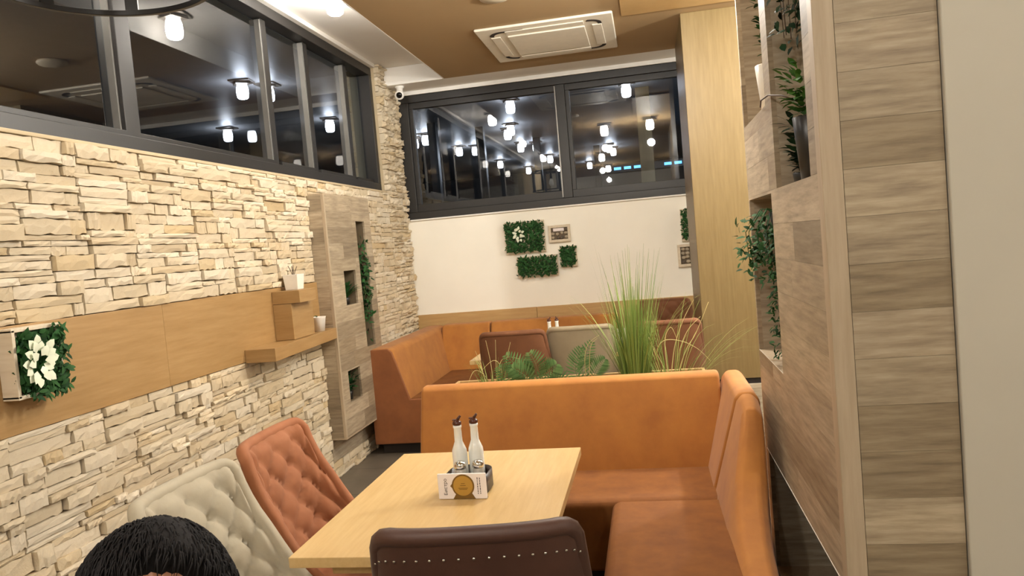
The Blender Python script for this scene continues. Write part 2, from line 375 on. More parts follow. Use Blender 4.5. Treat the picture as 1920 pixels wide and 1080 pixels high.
for rank, i in enumerate(order):
    y, z, L, h, p, pier = stones[i]; me = variants[r.randrange(len(variants))]
    back = -2.56 if pier else -2.42
    dep = (-2.398 + p) - back + (.012 if pier else 0)
    g = .0006
    if rank < 296 and vis(stones[i]) > 0:
        o = bpy.data.objects.new('stone', me); C.objects.link(o); o.parent = wl
        o.location = (back, y + g, z + g); o.scale = (dep, L - 2 * g, h - 2 * g)
    else:
        k = len(many_v)
        for v in me.vertices: many_v.append((back + v.co.x * dep, y + g + v.co.y * (L - 2 * g), z + g + v.co.z * (h - 2 * g)))
        for f in me.polygons: many_f.append(tuple(k + q for q in f.vertices))
me = bpy.data.meshes.new('stones'); me.from_pydata(many_v, [], many_f); me.materials.append(M_['stones'])
o = bpy.data.objects.new('stones', me); C.objects.link(o); o.parent = wl; o['kind'] = 'stuff'

# ------------------------------------------------------------------ terrace beyond the glass (night)
te = struct(MB().box(-9, 9, 7.7, 19, 3.42, 3.5).box(-9, -2.8, -2, 7.7, 3.42, 3.5).build('ceiling_terrace', M_['extc']), 'dim terrace ceiling beyond the windows at night')
struct(MB().box(-9, 9, 7.7, 19, -.1, 0).box(-9, -2.8, -2, 7.7, -.1, 0).build('floor_terrace', M_['ext']), 'dark terrace floor beyond the windows')
struct(MB().box(-9, 9, 19, 19.1, 0, 3.42).box(-9.1, -9, -2, 19, 0, 3.42).build('wall_terrace', M_['ext']), 'dark outer wall of the terrace')
def barrel(name, label, loc, glass=None, group=None, up=.17, s=1.0, plates=True):
    t = thing(name, label, 'lamp', loc, rnd.uniform(-.2, .2), group)
    MB().lathe([(.02, -.035), (.047, -.04), (.056, -.075), (.058, -.115), (.052, -.16), (.04, -.172)], 24).build('lamp_glass', glass or M_['lamp'], t, True)
    MB().box(-.1, .1, -.1, .1, -.014, 0).build('ceiling_plate', M_['lampb'], t, bevel=.002)
    MB().box(-.07, .07, -.07, .07, -.034, -.014, Matrix.Rotation(.5, 4, 'Z')).build('mounting_square', M_['lampb'], t, bevel=.002)
    t.scale = (s, s, s); return t
ext = [(-1.55, 9.35, 'above the far window, left pane'), (-.12, 9.2, 'seen in the right pane of the far window'), (-2.0, 11.6, ''), (-1.88, 11.2, ''), (-2.08, 13.3, ''), (-1.83, 13.45, ''), (-3.2, 11.2, ''), (-3.45, 11.45, ''), (-3.1, 12.9, ''), (-2.85, 13.05, ''), (-1.85, 15.6, ''), (-1.6, 15.9, ''), (-.6, 14.9, ''), (-.55, 15.5, ''), (-2.9, 15.6, ''), (-2.6, 17.5, ''), (-1.2, 17.8, ''),
       (-3.74, 6.85, ''), (-3.60, 7.10, ''), (-5.15, 8.95, ''), (-3.85, 9.15, '')]
far_label = {}
named = {0: 'lit barrel lamp seen through the left pane of the far window, nearest the frame top', 1: 'lit barrel lamp in the right pane of the far window, left of the oak post',
         17: 'left lamp of the overlapping lit pair in the large window pane above the stones', 18: 'right lamp of the overlapping lit pair in the large window pane above the stones',
         19: 'lit barrel lamp low in the large pane of the stone wall window', 20: 'lit barrel lamp low in a narrow pane of the stone wall window, nearest the corner'}
ORD = 'first second third fourth fifth sixth seventh eighth ninth tenth eleventh twelfth thirteenth fourteenth fifteenth'.split()
_sx = lambda i: (Vector((ext[i][0], ext[i][1], 3.3)) - EYE).dot(ux) / (Vector((ext[i][0], ext[i][1], 3.3)) - EYE).dot(fw)
for k_, i in enumerate(sorted([i for i in range(len(ext)) if i not in named], key=_sx)):
    far_label[i] = 'small distant terrace lamp behind the far window, %s from the stone pier' % ORD[k_]
for i, (x, y, _) in enumerate(ext):
    barrel('terrace_lamp', named.get(i) or far_label[i], (x, y, 3.42), M_['lampx'], 'terrace lamps beyond the glass' if i in named else 'distant terrace lamps')
for i, (x, y) in enumerate(((-2.86, 10.4), (-2.35, 11.2), (-1.75, 13.0), (-.85, 15.0))):
    tag(MB().box(x - .06, x + .06, y - .06, y + .06, 0, 3.42).box(x - .09, x + .09, y - .09, y + .09, 0, .05).build('terrace_post', M_['extp'], bevel=.005), ['dark terrace post nearest the stone pier, behind the far window', 'second dark terrace post from the stone pier, behind the far window', 'third dark terrace post behind the left pane of the far window', 'dark terrace post close to the mullion of the far window'][i], 'post', 'terrace posts')
tag(MB().box(-.02, .15, 9.6, 9.75, 0, 3.42).box(-.05, .18, 9.57, 9.78, 0, .06).build('oak_post', M_['oakv'], bevel=.004), 'pale oak post seen through the right pane of the far window', 'post')
s = thing('light_sign', 'row of blue lit dashes beyond the far window', 'sign', (.4, 13.2, 2.75))
bx('rail', M_['extp'], -1.1, .9, .0, .03, -.04, .08, s)
for i in range(11):
    if i == 5: continue
    bx('dash', M_['blue'], -1.05 + i * .17, -1.05 + i * .17 + .12, -.012, 0, 0, .045, s)

# ------------------------------------------------------------------ ceiling things
barrel('ceiling_lamp', 'lit barrel lamp on the white ceiling above the stone wall', (-1.94, 4.89, 3.42), M_['lamps'])
for i, (x, y, z, wt, rad) in enumerate(FILL_LIGHTS):
    top = 3.25 if x < 1.25 else 3.42
    t = barrel('ceiling_lamp', 'unseen barrel lamp added on the ceiling for fill light', (x, y, top), None, 'ceiling lamps outside the frame')
    li = bpy.data.lights.new('fill_light', 'POINT'); li.energy = wt; li.color = WARM; li.shadow_soft_size = rad
    lo = bpy.data.objects.new('fill_light', li); C.objects.link(lo); lo.parent = t; lo.location = (0, 0, z - top - .1)
for y in (2.35, -.2, -2.7):
    barrel('ceiling_lamp', 'unseen barrel lamp added on the ceiling for fill light', (-1.94, y, 3.42), M_['lamps'], 'ceiling lamps outside the frame')
ac = thing('air_conditioner', 'white square ceiling cassette air conditioner in the brown soffit', 'air conditioner', (-.65, 6.18, 3.25))
h = .52
MB().box(-h, h, -h, h, -.022, -.001).build('panel', M_['ac'], ac, bevel=.012, seg=3)
MB().box(-.30, .30, -.30, .30, -.034, -.022).build('grille', M_['ac'], ac, bevel=.01, seg=3)
for k in range(4):
    m = Matrix.Rotation(k * PI / 2, 4, 'Z')
    MB().box(-.30, .30, .355, .43, -.030, -.022, m).build('louver', M_['ac'], ac, bevel=.004)
    mb = MB()
    arc = [(.40 + .0 * t, 0) for t in (0,)]
    pts_o = [(-.43 + .10 * (1 - math.cos(t)), .43 - .10 + .10 * math.sin(t)) for t in [i * PI / 16 for i in range(9)]]
    pts_i = [(-.40 + .085 * (1 - math.cos(t)), .33 + .07 * math.sin(t)) for t in [i * PI / 16 for i in range(9)]]
    pts = [(-.43, .16)] + pts_o + list(reversed(pts_i)) + [(-.413, .16)]
    pts = [tuple((m @ Vector((a, b, 0)))[:2]) for a, b in pts]
    mb.prism(pts, -.0255, -.022, 'z').build('air_slot', M_['slot'], ac)
tag(MB().lathe([(.02, -.001), (.10, -.001), (.105, -.012), (.095, -.024), (.02, -.03)], 40).build('ceiling_disc', M_['off'], None, True), 'round unlit disc on the brown soffit beside the air conditioner', 'ceiling light').location = (-.87, 4.98, 3.25)

cm = thing('security_camera', 'small white security camera in the corner above the stone pier', 'camera', (-2.27, 7.19, 3.25))
MB().lathe([(.045, 0), (.045, -.012), (.032, -.02), (.03, -.055), (.02, -.06)], 20).build('mount', M_['cam'], cm, True)
mm = MB(); mm.lathe([(.02, -.06), (.042, -.05), (.046, -.0), (.044, .045), (.03, .05)], 20); b = mm.build('camera_body', M_['cam'], cm, True); b.location = (.0, -.02, -.085); b.rotation_euler = (PI / 2 + .25, 0, .25)
MB().lathe([(.012, .0), (.03, 0), (.028, .008), (.01, .012)], 20).build('lens', M_['lens'], b, True).location = (0, 0, .047)

rp = thing('ring_pendant', 'black metal ring cage pendant hanging at the top of the picture', 'pendant lamp', (-1.55, 2.05, 2.5))
MB().ring(.335, .318, -.009, .009, 72).build('ring', M_['black'], rp, bevel=.002)
MB().ring(.335, .318, .318, .336, 72).build('ring', M_['black'], rp, bevel=.002)
for k in range(8):
    a = k * PI / 4 + .34; m = Matrix.Rotation(a, 4, 'Z')
    MB().box(.319, .332, -.02, .02, .0, .32, m).build('strap', M_['black'], rp)
for k in range(3):
    m = Matrix.Rotation(k * PI / 3 + .3, 4, 'Z'); MB().box(-.32, .32, -.008, .008, .312, .324, m).build('crossbar', M_['black'], rp)
MB().tube([(0, 0, .31), (0, 0, .915)], .009, 10).build('rod', M_['black'], rp, True)
MB().lathe([(.02, .87), (.06, .905), (.06, .919)], 24).build('canopy', M_['black'], rp, True)
MB().lathe([(.012, .31), (.02, .26), (.022, .20)], 16).build('socket', M_['black'], rp, True)
MB().lathe([(.014, .20), (.035, .16), (.045, .12), (.035, .085), (.01, .07)], 20).build('bulb', M_['milk'], rp, True)

# ------------------------------------------------------------------ plank built niche units
def free_boxes(u0, u1, z0, z1, holes):
    zs = sorted({z0, z1} | {z for h in holes for z in (h[2], h[3]) if z0 < z < z1}); out = []
    for a, b in zip(zs[:-1], zs[1:]):
        iv = [(u0, u1)]
        for (ha, hb, hc, hd) in holes:
            if hc < (a + b) / 2 < hd:
                nv = []
                for (p, q) in iv:
                    if hb <= p or ha >= q: nv.append((p, q)); continue
                    if p < ha: nv.append((p, ha))
                    if hb < q: nv.append((hb, q))
                iv = nv
        out += [(p, q, a, b) for p, q in iv if q - p > .002]
    return out
TONES = [(1.06, 1.04, 1.01), (.78, .74, .69), (.95, .92, .87), (1.17, 1.15, 1.12), (.85, .8, .73), (1.0, .96, .92), (.72, .68, .63), (1.12, 1.09, 1.04)]
def plank_face(parent, place, u0, u1, z0, z1, ph, holes, r, zoff=0, joints=True, tones=None):
    z = z1 - zoff; rows = []
    t = z1
    b = z1 - (zoff or ph)
    while t > z0 + .001:
        rows.append((max(b, z0), t)); t = max(b, z0); b = t - ph
    for k, (a, b) in enumerate(rows):
        cuts = [u0, u1]
        if joints and r.random() < .75: cuts = [u0, u0 + (u1 - u0) * r.uniform(.25, .75), u1]
        for p, q in zip(cuts[:-1], cuts[1:]):
            bs = free_boxes(p, q, a, b, holes)
            if not bs: continue
            g = .00035; groups = []
            for q_ in bs:
                hit = [G for G in groups if any(abs(q_[2] - w_[3]) < 1e-6 and q_[0] < w_[1] and w_[0] < q_[1] or abs(q_[3] - w_[2]) < 1e-6 and q_[0] < w_[1] and w_[0] < q_[1] for w_ in G)]
                n_ = [q_]
                for G in hit: n_ += G; groups.remove(G)
                groups.append(n_)
            for G in groups:
                mb = MB()
                for (c, d, e, f) in G:
                    place(mb, c + (g if abs(c - p) < 1e-6 else 0), d - (g if abs(d - q) < 1e-6 else 0), e + (g if abs(e - a) < 1e-6 else 0), f - (g if abs(f - b) < 1e-6 else 0))
                o = mb.build('plank', M_['plank'], parent); tn = tones[k % len(tones)] if tones else r.choice(TONES); o.color = tn + (1,)

nc = thing('niche_column', 'grey wood plank column with three niches on the stone wall', 'wall unit', (-2.415, 5.575, .31))
r = random.Random(11)
cx, cy, cz = -2.415, 5.575, .31
H1 = [(5.70, 5.885, .90, 1.907), (5.37, 5.60, 1.265, 1.525), (5.265, 5.50, .545, .78)]
def pl_front(mb, a, b, c, d): mb.box(.132, .15, a - cy, b - cy, c - cz, d - cz)
plank_face(nc, pl_front, 5.15, 6.02, .31, 2.09, .118, H1, r)
def pl_side(mb, a, b, c, d): mb.box(a - cx, b - cx, 5.13 - cy, 5.148 - cy, c - cz, d - cz)
plank_face(nc, pl_side, -2.413, -2.285, .31, 2.09, .118, [], r, joints=False)
bx('corner_edge', M_['edge'], .128, .151, 5.129 - cy, 5.15 - cy, 0, 1.78, nc, .002)
bx('top_board', M_['edge'], .002, .149, 5.131 - cy, 6.019 - cy, 1.778, 1.792, nc, .002)
bx('bottom_board', M_['edge'], .002, .149, 5.131 - cy, 6.019 - cy, -.012, .002, nc, .002)
bx('far_side', M_['edge'], .002, .149, 6.004 - cy, 6.02 - cy, 0, 1.778, nc)
bx('back_panel', M_['nich_shade'], .002, .012, 5.148 - cy, 6.004 - cy, 0, 1.778, nc)
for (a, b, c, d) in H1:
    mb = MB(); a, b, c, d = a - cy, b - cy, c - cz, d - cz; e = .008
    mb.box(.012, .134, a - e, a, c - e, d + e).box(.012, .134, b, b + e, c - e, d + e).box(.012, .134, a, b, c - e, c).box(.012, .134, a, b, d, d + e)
    mb.build('niche_lining', M_['nich_shade'], nc)

dv = thing('plank_divider', 'tall weathered plank divider with open plant niches at the right', 'shelf unit', (.46, 2.1, 0))
ox, oy = .46, 2.104
H2 = [(2.94, 3.545, 2.035, 3.15), (2.245, 2.81, 1.722, 2.80), (2.94, 3.545, 1.037, 1.713), (2.2, 3.47, .06, .59)]
def dv_left(mb, a, b, c, d): mb.box(0, .018, a - 2.1, b - 2.1, c, d)
plank_face(dv, dv_left, 2.155, 3.57, .0, 3.25, .125, H2, r, 3.25 - (1.724 + 12 * .125), tones=None)
def dv_front(mb, a, b, c, d): mb.box(a - ox, b - ox, .004, .022, c, d)
FT = [TONES[i] for i in (5, 2, 3, 0, 1, 4, 5, 3, 0, 4, 1, 6)]
FT = ['m', 'm', 'm', 'm', 'm', 'm', 'm', 'm', 'm', 'm', 'l', 'm', 'd', 'L', 'm', 'd', 'l', 'm', 'd', 'd', 'L', 'd', 'D', 'd', 'm', 'd', 'm']
TM = {'m': (.97, .94, .88), 'l': (1.05, 1.02, .97), 'd': (.76, .71, .62), 'L': (1.16, 1.14, 1.08), 'D': (.68, .63, .56)}
plank_face(dv, dv_front, .512, .757, .0, 3.25, .125, [], r, 3.25 - (1.724 + 12 * .125), joints=False, tones=[TM[x] for x in FT])
bx('corner_post', M_['edge'], -.002, .051, 0.0, .054, 0, 3.25, dv, .003)
bx('far_side', M_['edge'], .018, .295, 1.45, 1.468, 0, 3.25, dv)
bx('back_panel', M_['plank'], .285, .297, .03, 1.45, 0, 3.25, dv)
bx('inner_side', M_['nich_shade'], .02, .285, .022, .034, 0, 3.25, dv)
bx('upright', M_['nich_shade'], .018, .285, .712, .838, .6, 3.25, dv)
bx('edge_strip', M_['ceramic'], -.0015, .0, .84, 1.445, 1.0365, 1.0395, dv)
bx('edge_strip', M_['ceramic'], -.0015, .0, .08, 1.42, .5905, .5935, dv)
for (a, b, c, d) in H2:
    a, b = a - 2.1, b - 2.1; e = .009
    bx('niche_board', M_['edge'], .0005, .285, a, b, c - e * 2, c + .001, dv)
    bx('niche_board', M_['plank'], .018, .285, a, b, d - .001, d + e, dv)
    bx('niche_side', M_['plank'], .018, .285, b - .001, b + e, c, d, dv)
    bx('niche_side', M_['plank'], .018, .285, a - e, a + .001, c, d, dv)

# ------------------------------------------------------------------ wall shelf and things on it
sh = thing('wall_shelf', 'light oak corner shelf on the band left of the niche column', 'shelf', (-2.378, 4.06, 1.05))
sx, sy, sz = -2.378, 4.06, 1.05
MB().prism([(.001, 0), (.195, 0), (.12, 1.06), (.001, 1.06)], 0, .078, 'z').build('lower_board', M_['oakb'], sh, bevel=.002)
bx('upright_box', M_['oakb'], .001, .128, .39, .69, .08, .31, sh, .002)
bx('upper_box', M_['oakb'], .001, .19, .39, .63, .312, .392, sh, .002)
def sprig(parent, c, n, hh, spread, L, w, mat, r, name='leaves'):
    mb = MB()
    for i in range(n):
        a = r.uniform(0, 2 * PI); rr = spread * math.sqrt(r.random()); z = r.uniform(.1, 1) * hh
        p = Vector((c[0] + rr * math.cos(a) * z / hh, c[1] + rr * math.sin(a) * z / hh, c[2] + z))
        d = Vector((math.cos(a) * .8, math.sin(a) * .8, r.uniform(-.1, .9)))
        mb.leaf(p, d, Vector((r.uniform(-.3, .3), r.uniform(-.3, .3), 1)), L * r.uniform(.7, 1.2), w * r.uniform(.8, 1.2))
    return stuff(mb.build(name, mat, parent, True))
def stems(parent, c, n, hh, spread, r, mat=None):
    mb = MB()
    for i in range(n):
        a = i * 2 * PI / n + .3; e = Vector((c[0] + spread * .7 * math.cos(a), c[1] + spread * .7 * math.sin(a), c[2] + hh * r.uniform(.7, 1)))
        mb.tube([c, (Vector(c) + e) / 2 + Vector((0, 0, hh * .08)), e], .0022, 5)
    return mb.build('stems', mat or M_['stem'], parent, True)
p = thing('square_pot', 'small white square pot on the upper shelf against the stones', 'pot', (-2.30, 4.62, 1.442))
MB().loft([[(-s_, -s_, z), (s_, -s_, z), (s_, s_, z), (-s_, s_, z)] for s_, z in ((.043, 0), (.052, .10), (.045, .10), (.044, .085))]).build('pot', M_['ceramic'], p, bevel=.003)
bx('soil', M_['soil'], -.044, .044, -.044, .044, .07, .086, p)
stems(p, (0, 0, .08), 4, .08, .04, r)
p = thing('round_pot', 'small white round pot on the lower oak shelf', 'pot', (-2.30, 4.93, 1.1285))
MB().lathe([(.036, 0), (.05, .095), (.052, .1), (.047, .1), (.044, .085), (.01, .08)], 28).build('pot', M_['ceramic'], p, True)
sprig(p, (0, 0, .075), 14, .03, .035, .02, .01, M_['leaf'], r)

# ------------------------------------------------------------------ plants in the niches
def fern_leaf_plant(name, label, loc, n, L, w, mat, r, hh=.04, fwd=(1, 0, 0), up=.9):
    t = thing(name, label, 'plant', loc)
    MB().lathe([(.03, 0), (.038, .05), (.036, .052), (.01, .046)], 16).build('pot', M_['potd'], t, True)
    for i in range(n):
        a = i * 2 * PI / n + r.uniform(-.2, .2); d = Vector((math.cos(a) * .5 + .45, math.sin(a) * .7, up * r.uniform(.4, 1.6)))
        mb = MB(); mb.blade((0, 0, .045), d, L * r.uniform(.8, 1.15), w, .35, 5); mb.build('leaf', mat, t, True)
    return t
fern_leaf_plant('niche_plant', 'spiky green plant in the square middle niche of the plank column', (-2.325, 5.49, 1.2655), 26, .20, .017, M_['leaf3'], r, up=1.5)
t = thing('trailing_plant', 'dark trailing plant in the tall niche of the plank column', 'plant', (-2.33, 5.80, .901))
MB().lathe([(.028, .40), (.04, .5), (.038, .502), (.01, .49)], 16).build('pot', M_['potd'], t, True)
MB().tube([(-.05, 0, .0), (-.05, 0, .41), (.0, 0, .41)], .006, 6).build('stand', M_['black'], t, True)
mb = MB()
for i in range(420):
    z = r.gauss(.5, .17); z = min(.86, max(.05, z)); s_ = .075 if z > .36 else .05
    mb.leaf(Vector((r.uniform(-.03, .085), r.uniform(-s_, s_), z)), Vector((r.uniform(-.2, 1), r.uniform(-1, 1), r.uniform(-.9, .6))), Vector((1, 0, .3)), r.uniform(.03, .055), r.uniform(.016, .026))
stuff(mb.build('leaves', M_['leaf'], t, True))
t = thing('niche_plant', 'small dark plant in the lowest niche of the plank column', 'plant', (-2.335, 5.40, .5455))
MB().lathe([(.03, 0), (.038, .06), (.036, .062), (.01, .056)], 16).build('pot', M_['potd'], t, True)
sprig(t, (.02, 0, .05), 130, .15, .07, .045, .02, M_['leaf'], r)

t = thing('potted_plant', 'tapered white pot with a dark plant in the top left niche of the divider', 'plant', (.52, 3.18, 2.0365))
MB().lathe([(.034, 0), (.052, .19), (.05, .192), (.045, .175), (.01, .17)], 28).build('pot', M_['ceramic'], t, True)
stems(t, (0, 0, .17), 5, .25, .03, r); sprig(t, (0, 0, .19), 70, .30, .04, .045, .02, M_['leaf'], r)
t = thing('potted_plant', 'tall dark vase with bright green plant in the divider niche nearest the camera', 'plant', (.535, 2.60, 1.7235))
MB().lathe([(.030, 0), (.047, .21), (.045, .212), (.04, .195), (.01, .19)], 28).build('vase', M_['potd'], t, True)
sprig(t, (-.01, .0, .20), 110, .17, .075, .05, .022, M_['leaf2'], r)
MB().tube([(-.02, 0, .26), (-.06, .08, .30), (-.085, .2, .325), (-.09, .33, .33), (-.08, .42, .32)], .0028, 6).build('runner', M_['stem'], t, True)
t = thing('trailing_plant', 'dark foliage low behind the tall vase in the divider niche', 'plant', (.535, 2.725, 1.7235))
MB().lathe([(.028, 0), (.034, .04), (.032, .042), (.01, .036)], 14).build('pot', M_['potd'], t, True)
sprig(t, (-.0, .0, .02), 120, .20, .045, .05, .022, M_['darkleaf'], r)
t = thing('hanging_plant', 'dark foliage hanging high in the divider niche nearest the camera', 'plant', (.56, 2.66, 2.79))
MB().lathe([(.03, -.12), (.05, -.03), (.048, -.028), (.01, -.035)], 16).build('pot', M_['potd'], t, True)
MB().tube([(0, 0, -.04), (0, 0, 0)], .004, 6).build('hook', M_['black'], t, True)
mb = MB()
for i in range(170):
    z = r.uniform(-.60, -.02); mb.leaf(Vector((r.uniform(-.09, .04), r.uniform(-.06, .07), z)), Vector((r.uniform(-1, .3), r.uniform(-1, 1), r.uniform(-1, .2))), Vector((-.4, -.4, .7)), r.uniform(.03, .055), r.uniform(.016, .026))
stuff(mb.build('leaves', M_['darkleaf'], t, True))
mb = MB()
for k in range(7):
    a = k * .9; mb.tube([(0, 0, -.04), (.03 * math.cos(a) - .02, .04 * math.sin(a), -.08), (.05 * math.cos(a) - .03, .05 * math.sin(a), -.3), (.04 * math.cos(a) - .03, .045 * math.sin(a), -.58)], .0016, 4)
mb.build('strands', M_['stem'], t, True)
t = thing('hanging_plant', 'leafy green plant hanging out of the middle divider niche', 'plant', (.54, 3.2, 1.694))
MB().lathe([(.03, -.16), (.055, -.05), (.053, -.048), (.01, -.055)], 16).build('pot', M_['potd'], t, True)
MB().tube([(0, 0, -.05), (0, 0, 0)], .004, 6).build('hook', M_['black'], t, True)
mb = MB()
for i in range(300):
    z = -.05 - abs(r.gauss(.12, .08)); s_ = .14
    mb.leaf(Vector((r.gauss(-.07, .045), r.gauss(.05, .09), max(z, -.32))), Vector((r.uniform(-1, .2), r.uniform(-1, 1), r.uniform(-.7, .6))), Vector((-.5, -.3, .8)), r.uniform(.025, .045), r.uniform(.013, .022))
for k in range(9):
    a = k * .7; sm_ = MB().tube([(0, 0, -.05), (-.05 + .03 * math.cos(a), .06 * math.sin(a) + .02, -.03), (-.09 + .05 * math.cos(a), .14 * math.sin(a) + .04, -.12), (-.08 + .05 * math.cos(a), .15 * math.sin(a) + .04, -.26)], .0016, 4); mb.add(sm_.v, sm_.f)
for k in range(5):
    y0 = r.uniform(-.12, -.02)
    for i in range(26):
        z = -.2 - .42 * r.random(); mb.leaf(Vector((-.06 + r.uniform(-.02, .02), y0 + r.uniform(-.02, .02), z)), Vector((r.uniform(-1, .4), r.uniform(-1, 1), r.uniform(-1, .2))), Vector((-.5, -.3, .8)), r.uniform(.02, .035), r.uniform(.01, .016))
stuff(mb.build('leaves', M_['leaf'], t, True))

# ------------------------------------------------------------------ plant pictures on the walls
def leaf_panel(label, W_, H_, n, r, long_leaves=0, flower=None, mat='leaf', ls=1.0):
    """lies in local y (width) and z (height), faces +x"""
    t = thing('plant_picture', label, 'wall decoration')
    MB().box(.0, .035, -W_ / 2, W_ / 2, -H_ / 2, H_ / 2).build('backing', M_['frame'], t, bevel=.003)
    mb = MB()
    for i in range(n):
        y = r.uniform(-W_ / 2 + .012, W_ / 2 - .012); z = r.uniform(-H_ / 2 + .012, H_ / 2 - .012)
        a = r.uniform(0, 2 * PI)
        mb.leaf(Vector((r.uniform(.035, .075), y, z)), Vector((r.uniform(.1, .9), math.cos(a), math.sin(a))), Vector((1, r.uniform(-.4, .4), .4)), r.uniform(.025, .05) * ls, r.uniform(.013, .024) * ls)
    stuff(mb.build('foliage', M_[mat], t, True))
    for i in range(long_leaves):
        y = r.uniform(-W_ / 3, W_ / 3); z = r.uniform(-H_ / 3, H_ / 3.); a = r.uniform(.2, 2.9)
        q = MB(); q.leaf(Vector((.07, y, z)), Vector((.35, math.cos(a), math.sin(a))), Vector((1, 0, .2)), r.uniform(.10, .15) * ls * ls, r.uniform(.022, .034) * ls); q.build('leaf', M_['leaf3'], t, True)
    if flower:
        fy, fz, n_, R_f, lf = flower
        for i in range(n_):
            a = i * 2.4; rr = R_f * math.sqrt((i + .5) / n_)
            q = MB(); q.leaf(Vector((.095 + .02 * (1 - rr / R_f), fy + rr * .75 * math.cos(a) + r.uniform(-.008, .008), fz + rr * 1.0 * math.sin(a) + r.uniform(-.008, .008))), Vector((.35, math.cos(a), math.sin(a))), Vector((1, 0, 0)), lf * r.uniform(.8, 1.2), lf * .8); q.build('petal', M_['petal'], t, True)
    return t
r = random.Random(21)
t = leaf_panel('green leaf picture with white orchid on the oak band', .205, .235, 560, r, 4, (-.035, .0, 22, .062, .046)); t.location = (-2.377, 2.49, 1.325)
mb = MB()
for i in range(170):
    y, z = (r.uniform(-.07, .112), r.uniform(-.132, -.105)) if i % 2 else (r.uniform(.085, .112), r.uniform(-.125, .128))
    a = r.uniform(0, 2 * PI); mb.leaf(Vector((r.uniform(.06, .095), y, z)), Vector((.4, math.cos(a), math.sin(a))), Vector((1, .2, .3)), r.uniform(.025, .042), r.uniform(.013, .02))
stuff(mb.build('edge_foliage', M_['leaf'], t, True))
MB().box(.0, .07, -.115, -.10, -.1275, .1275).box(.0, .07, .10, .115, -.1275, .1275).box(0, .07, -.115, .115, .1175, .1325).box(0, .07, -.115, .115, -.1325, -.1175).build('frame', M_['frame'], t, bevel=.002)
FWR = -PI / 2
for lab, x, z, w, h, n, ll, fl in (
    ('large square leaf picture with white blossom on the cream wall', -1.195, 1.68, .40, .315, 760, 16, (-.055, .03, 16, .05, .034)),
    ('wide leaf picture below the large blossom square', -1.092, 1.385, .41, .205, 560, 14, None),
    ('small dark leaf square right of the wide leaf picture', -.778, 1.457, .165, .205, 260, 3, None),
    ('leaf picture half hidden behind the oak pillar', .49, 1.66, .34, .31, 500, 10, None)):
    t = leaf_panel(lab, w, h, int(n * 1.5), r, ll, fl, ls=.74); t.location = (x, 7.448, z); t.rotation_euler = (0, 0, FWR)
def pebble_picture(label, x, z, w, h, r):
    t = thing('pebble_picture', label, 'wall decoration', (x, 7.448, z), FWR)
    MB().box(.001, .012, -w / 2 + .01, w / 2 - .01, -h / 2 + .01, h / 2 - .01).build('backing', M_['backing'], t)
    f = .026
    MB().box(0, .035, -w / 2, w / 2, h / 2 - f, h / 2).box(0, .035, -w / 2, w / 2, -h / 2, -h / 2 + f).box(0, .035, -w / 2, -w / 2 + f, -h / 2 + f, h / 2 - f).box(0, .035, w / 2 - f, w / 2, -h / 2 + f, h / 2 - f).build('frame', M_['frame'], t, bevel=.002)
    iw, ih = w - 2 * f, h - 2 * f; cols, rows = (4, 3) if w > h else (3, 4)
    for i in range(cols):
        for j in range(rows):
            if j == rows - 1 and i < 3 and w > h: continue
            y = -iw / 2 + iw * (i + .5) / cols + r.uniform(-.007, .007); zz = -ih / 2 + ih * (j + .5) / rows + r.uniform(-.006, .006)
            q = MB(); a, b = iw / cols * .5 * r.uniform(.85, 1.0), ih / rows * .5 * r.uniform(.8, .98)
            pts = [(y + a * math.cos(k * PI / 5 + .3) * r.uniform(.9, 1), zz + b * math.sin(k * PI / 5 + .3) * r.uniform(.9, 1)) for k in range(10)]
            q.loft([[(.012, p_, q_) for p_, q_ in pts], [(.022, p_, q_) for p_, q_ in pts], [(.028, y + (p_ - y) * .6, zz + (q_ - zz) * .6) for p_, q_ in pts]])
            q.build('pebble', M_['pebble'] if r.random() < .75 else M_['pebble2'], t, True)
    if w > h: MB().box(.012, .024, -iw / 2 + .02, iw / 2 - .035, ih / 2 - ih / 3 + .004, ih / 2 - .004).build('name_plate', M_['card'], t, bevel=.003)
    return t
pebble_picture('pale framed pebble picture right of the large blossom square', -.85, 1.687, .215, .168, r)
pebble_picture('pale framed pebble picture half hidden behind the oak pillar', .365, 1.37, .19, .215, r)

# ------------------------------------------------------------------ upholstery
def cushion(name, mat, parent, pts, a, b, axis='x', bevel=.025):
    return MB().prism(pts, a, b, axis).build(name, mat, parent, bevel=bevel, seg=4)
fs = thing('corner_banquette', 'orange suede corner bench around the near table', 'sofa', (-.5, 3.6, 0))
X0, Y0 = .5, -3.6
def fx(v): return v + .5
def fy(v): return v - 3.6
cushion('backrest', M_['suede'], fs, [(fy(3.70), .40), (fy(3.86), .86), (fy(3.89), .885), (fy(3.96), .885), (fy(3.99), .86), (fy(4.0), .10), (fy(3.72), .10)], fx(-1.262), fx(.30), 'x', .02)
cushion('seat', M_['suede_d'], fs, [(fy(3.27), .13), (fy(3.265), .43), (fy(3.29), .452), (fy(3.75), .452), (fy(3.75), .13)], fx(-1.255), fx(.26), 'x', .018)
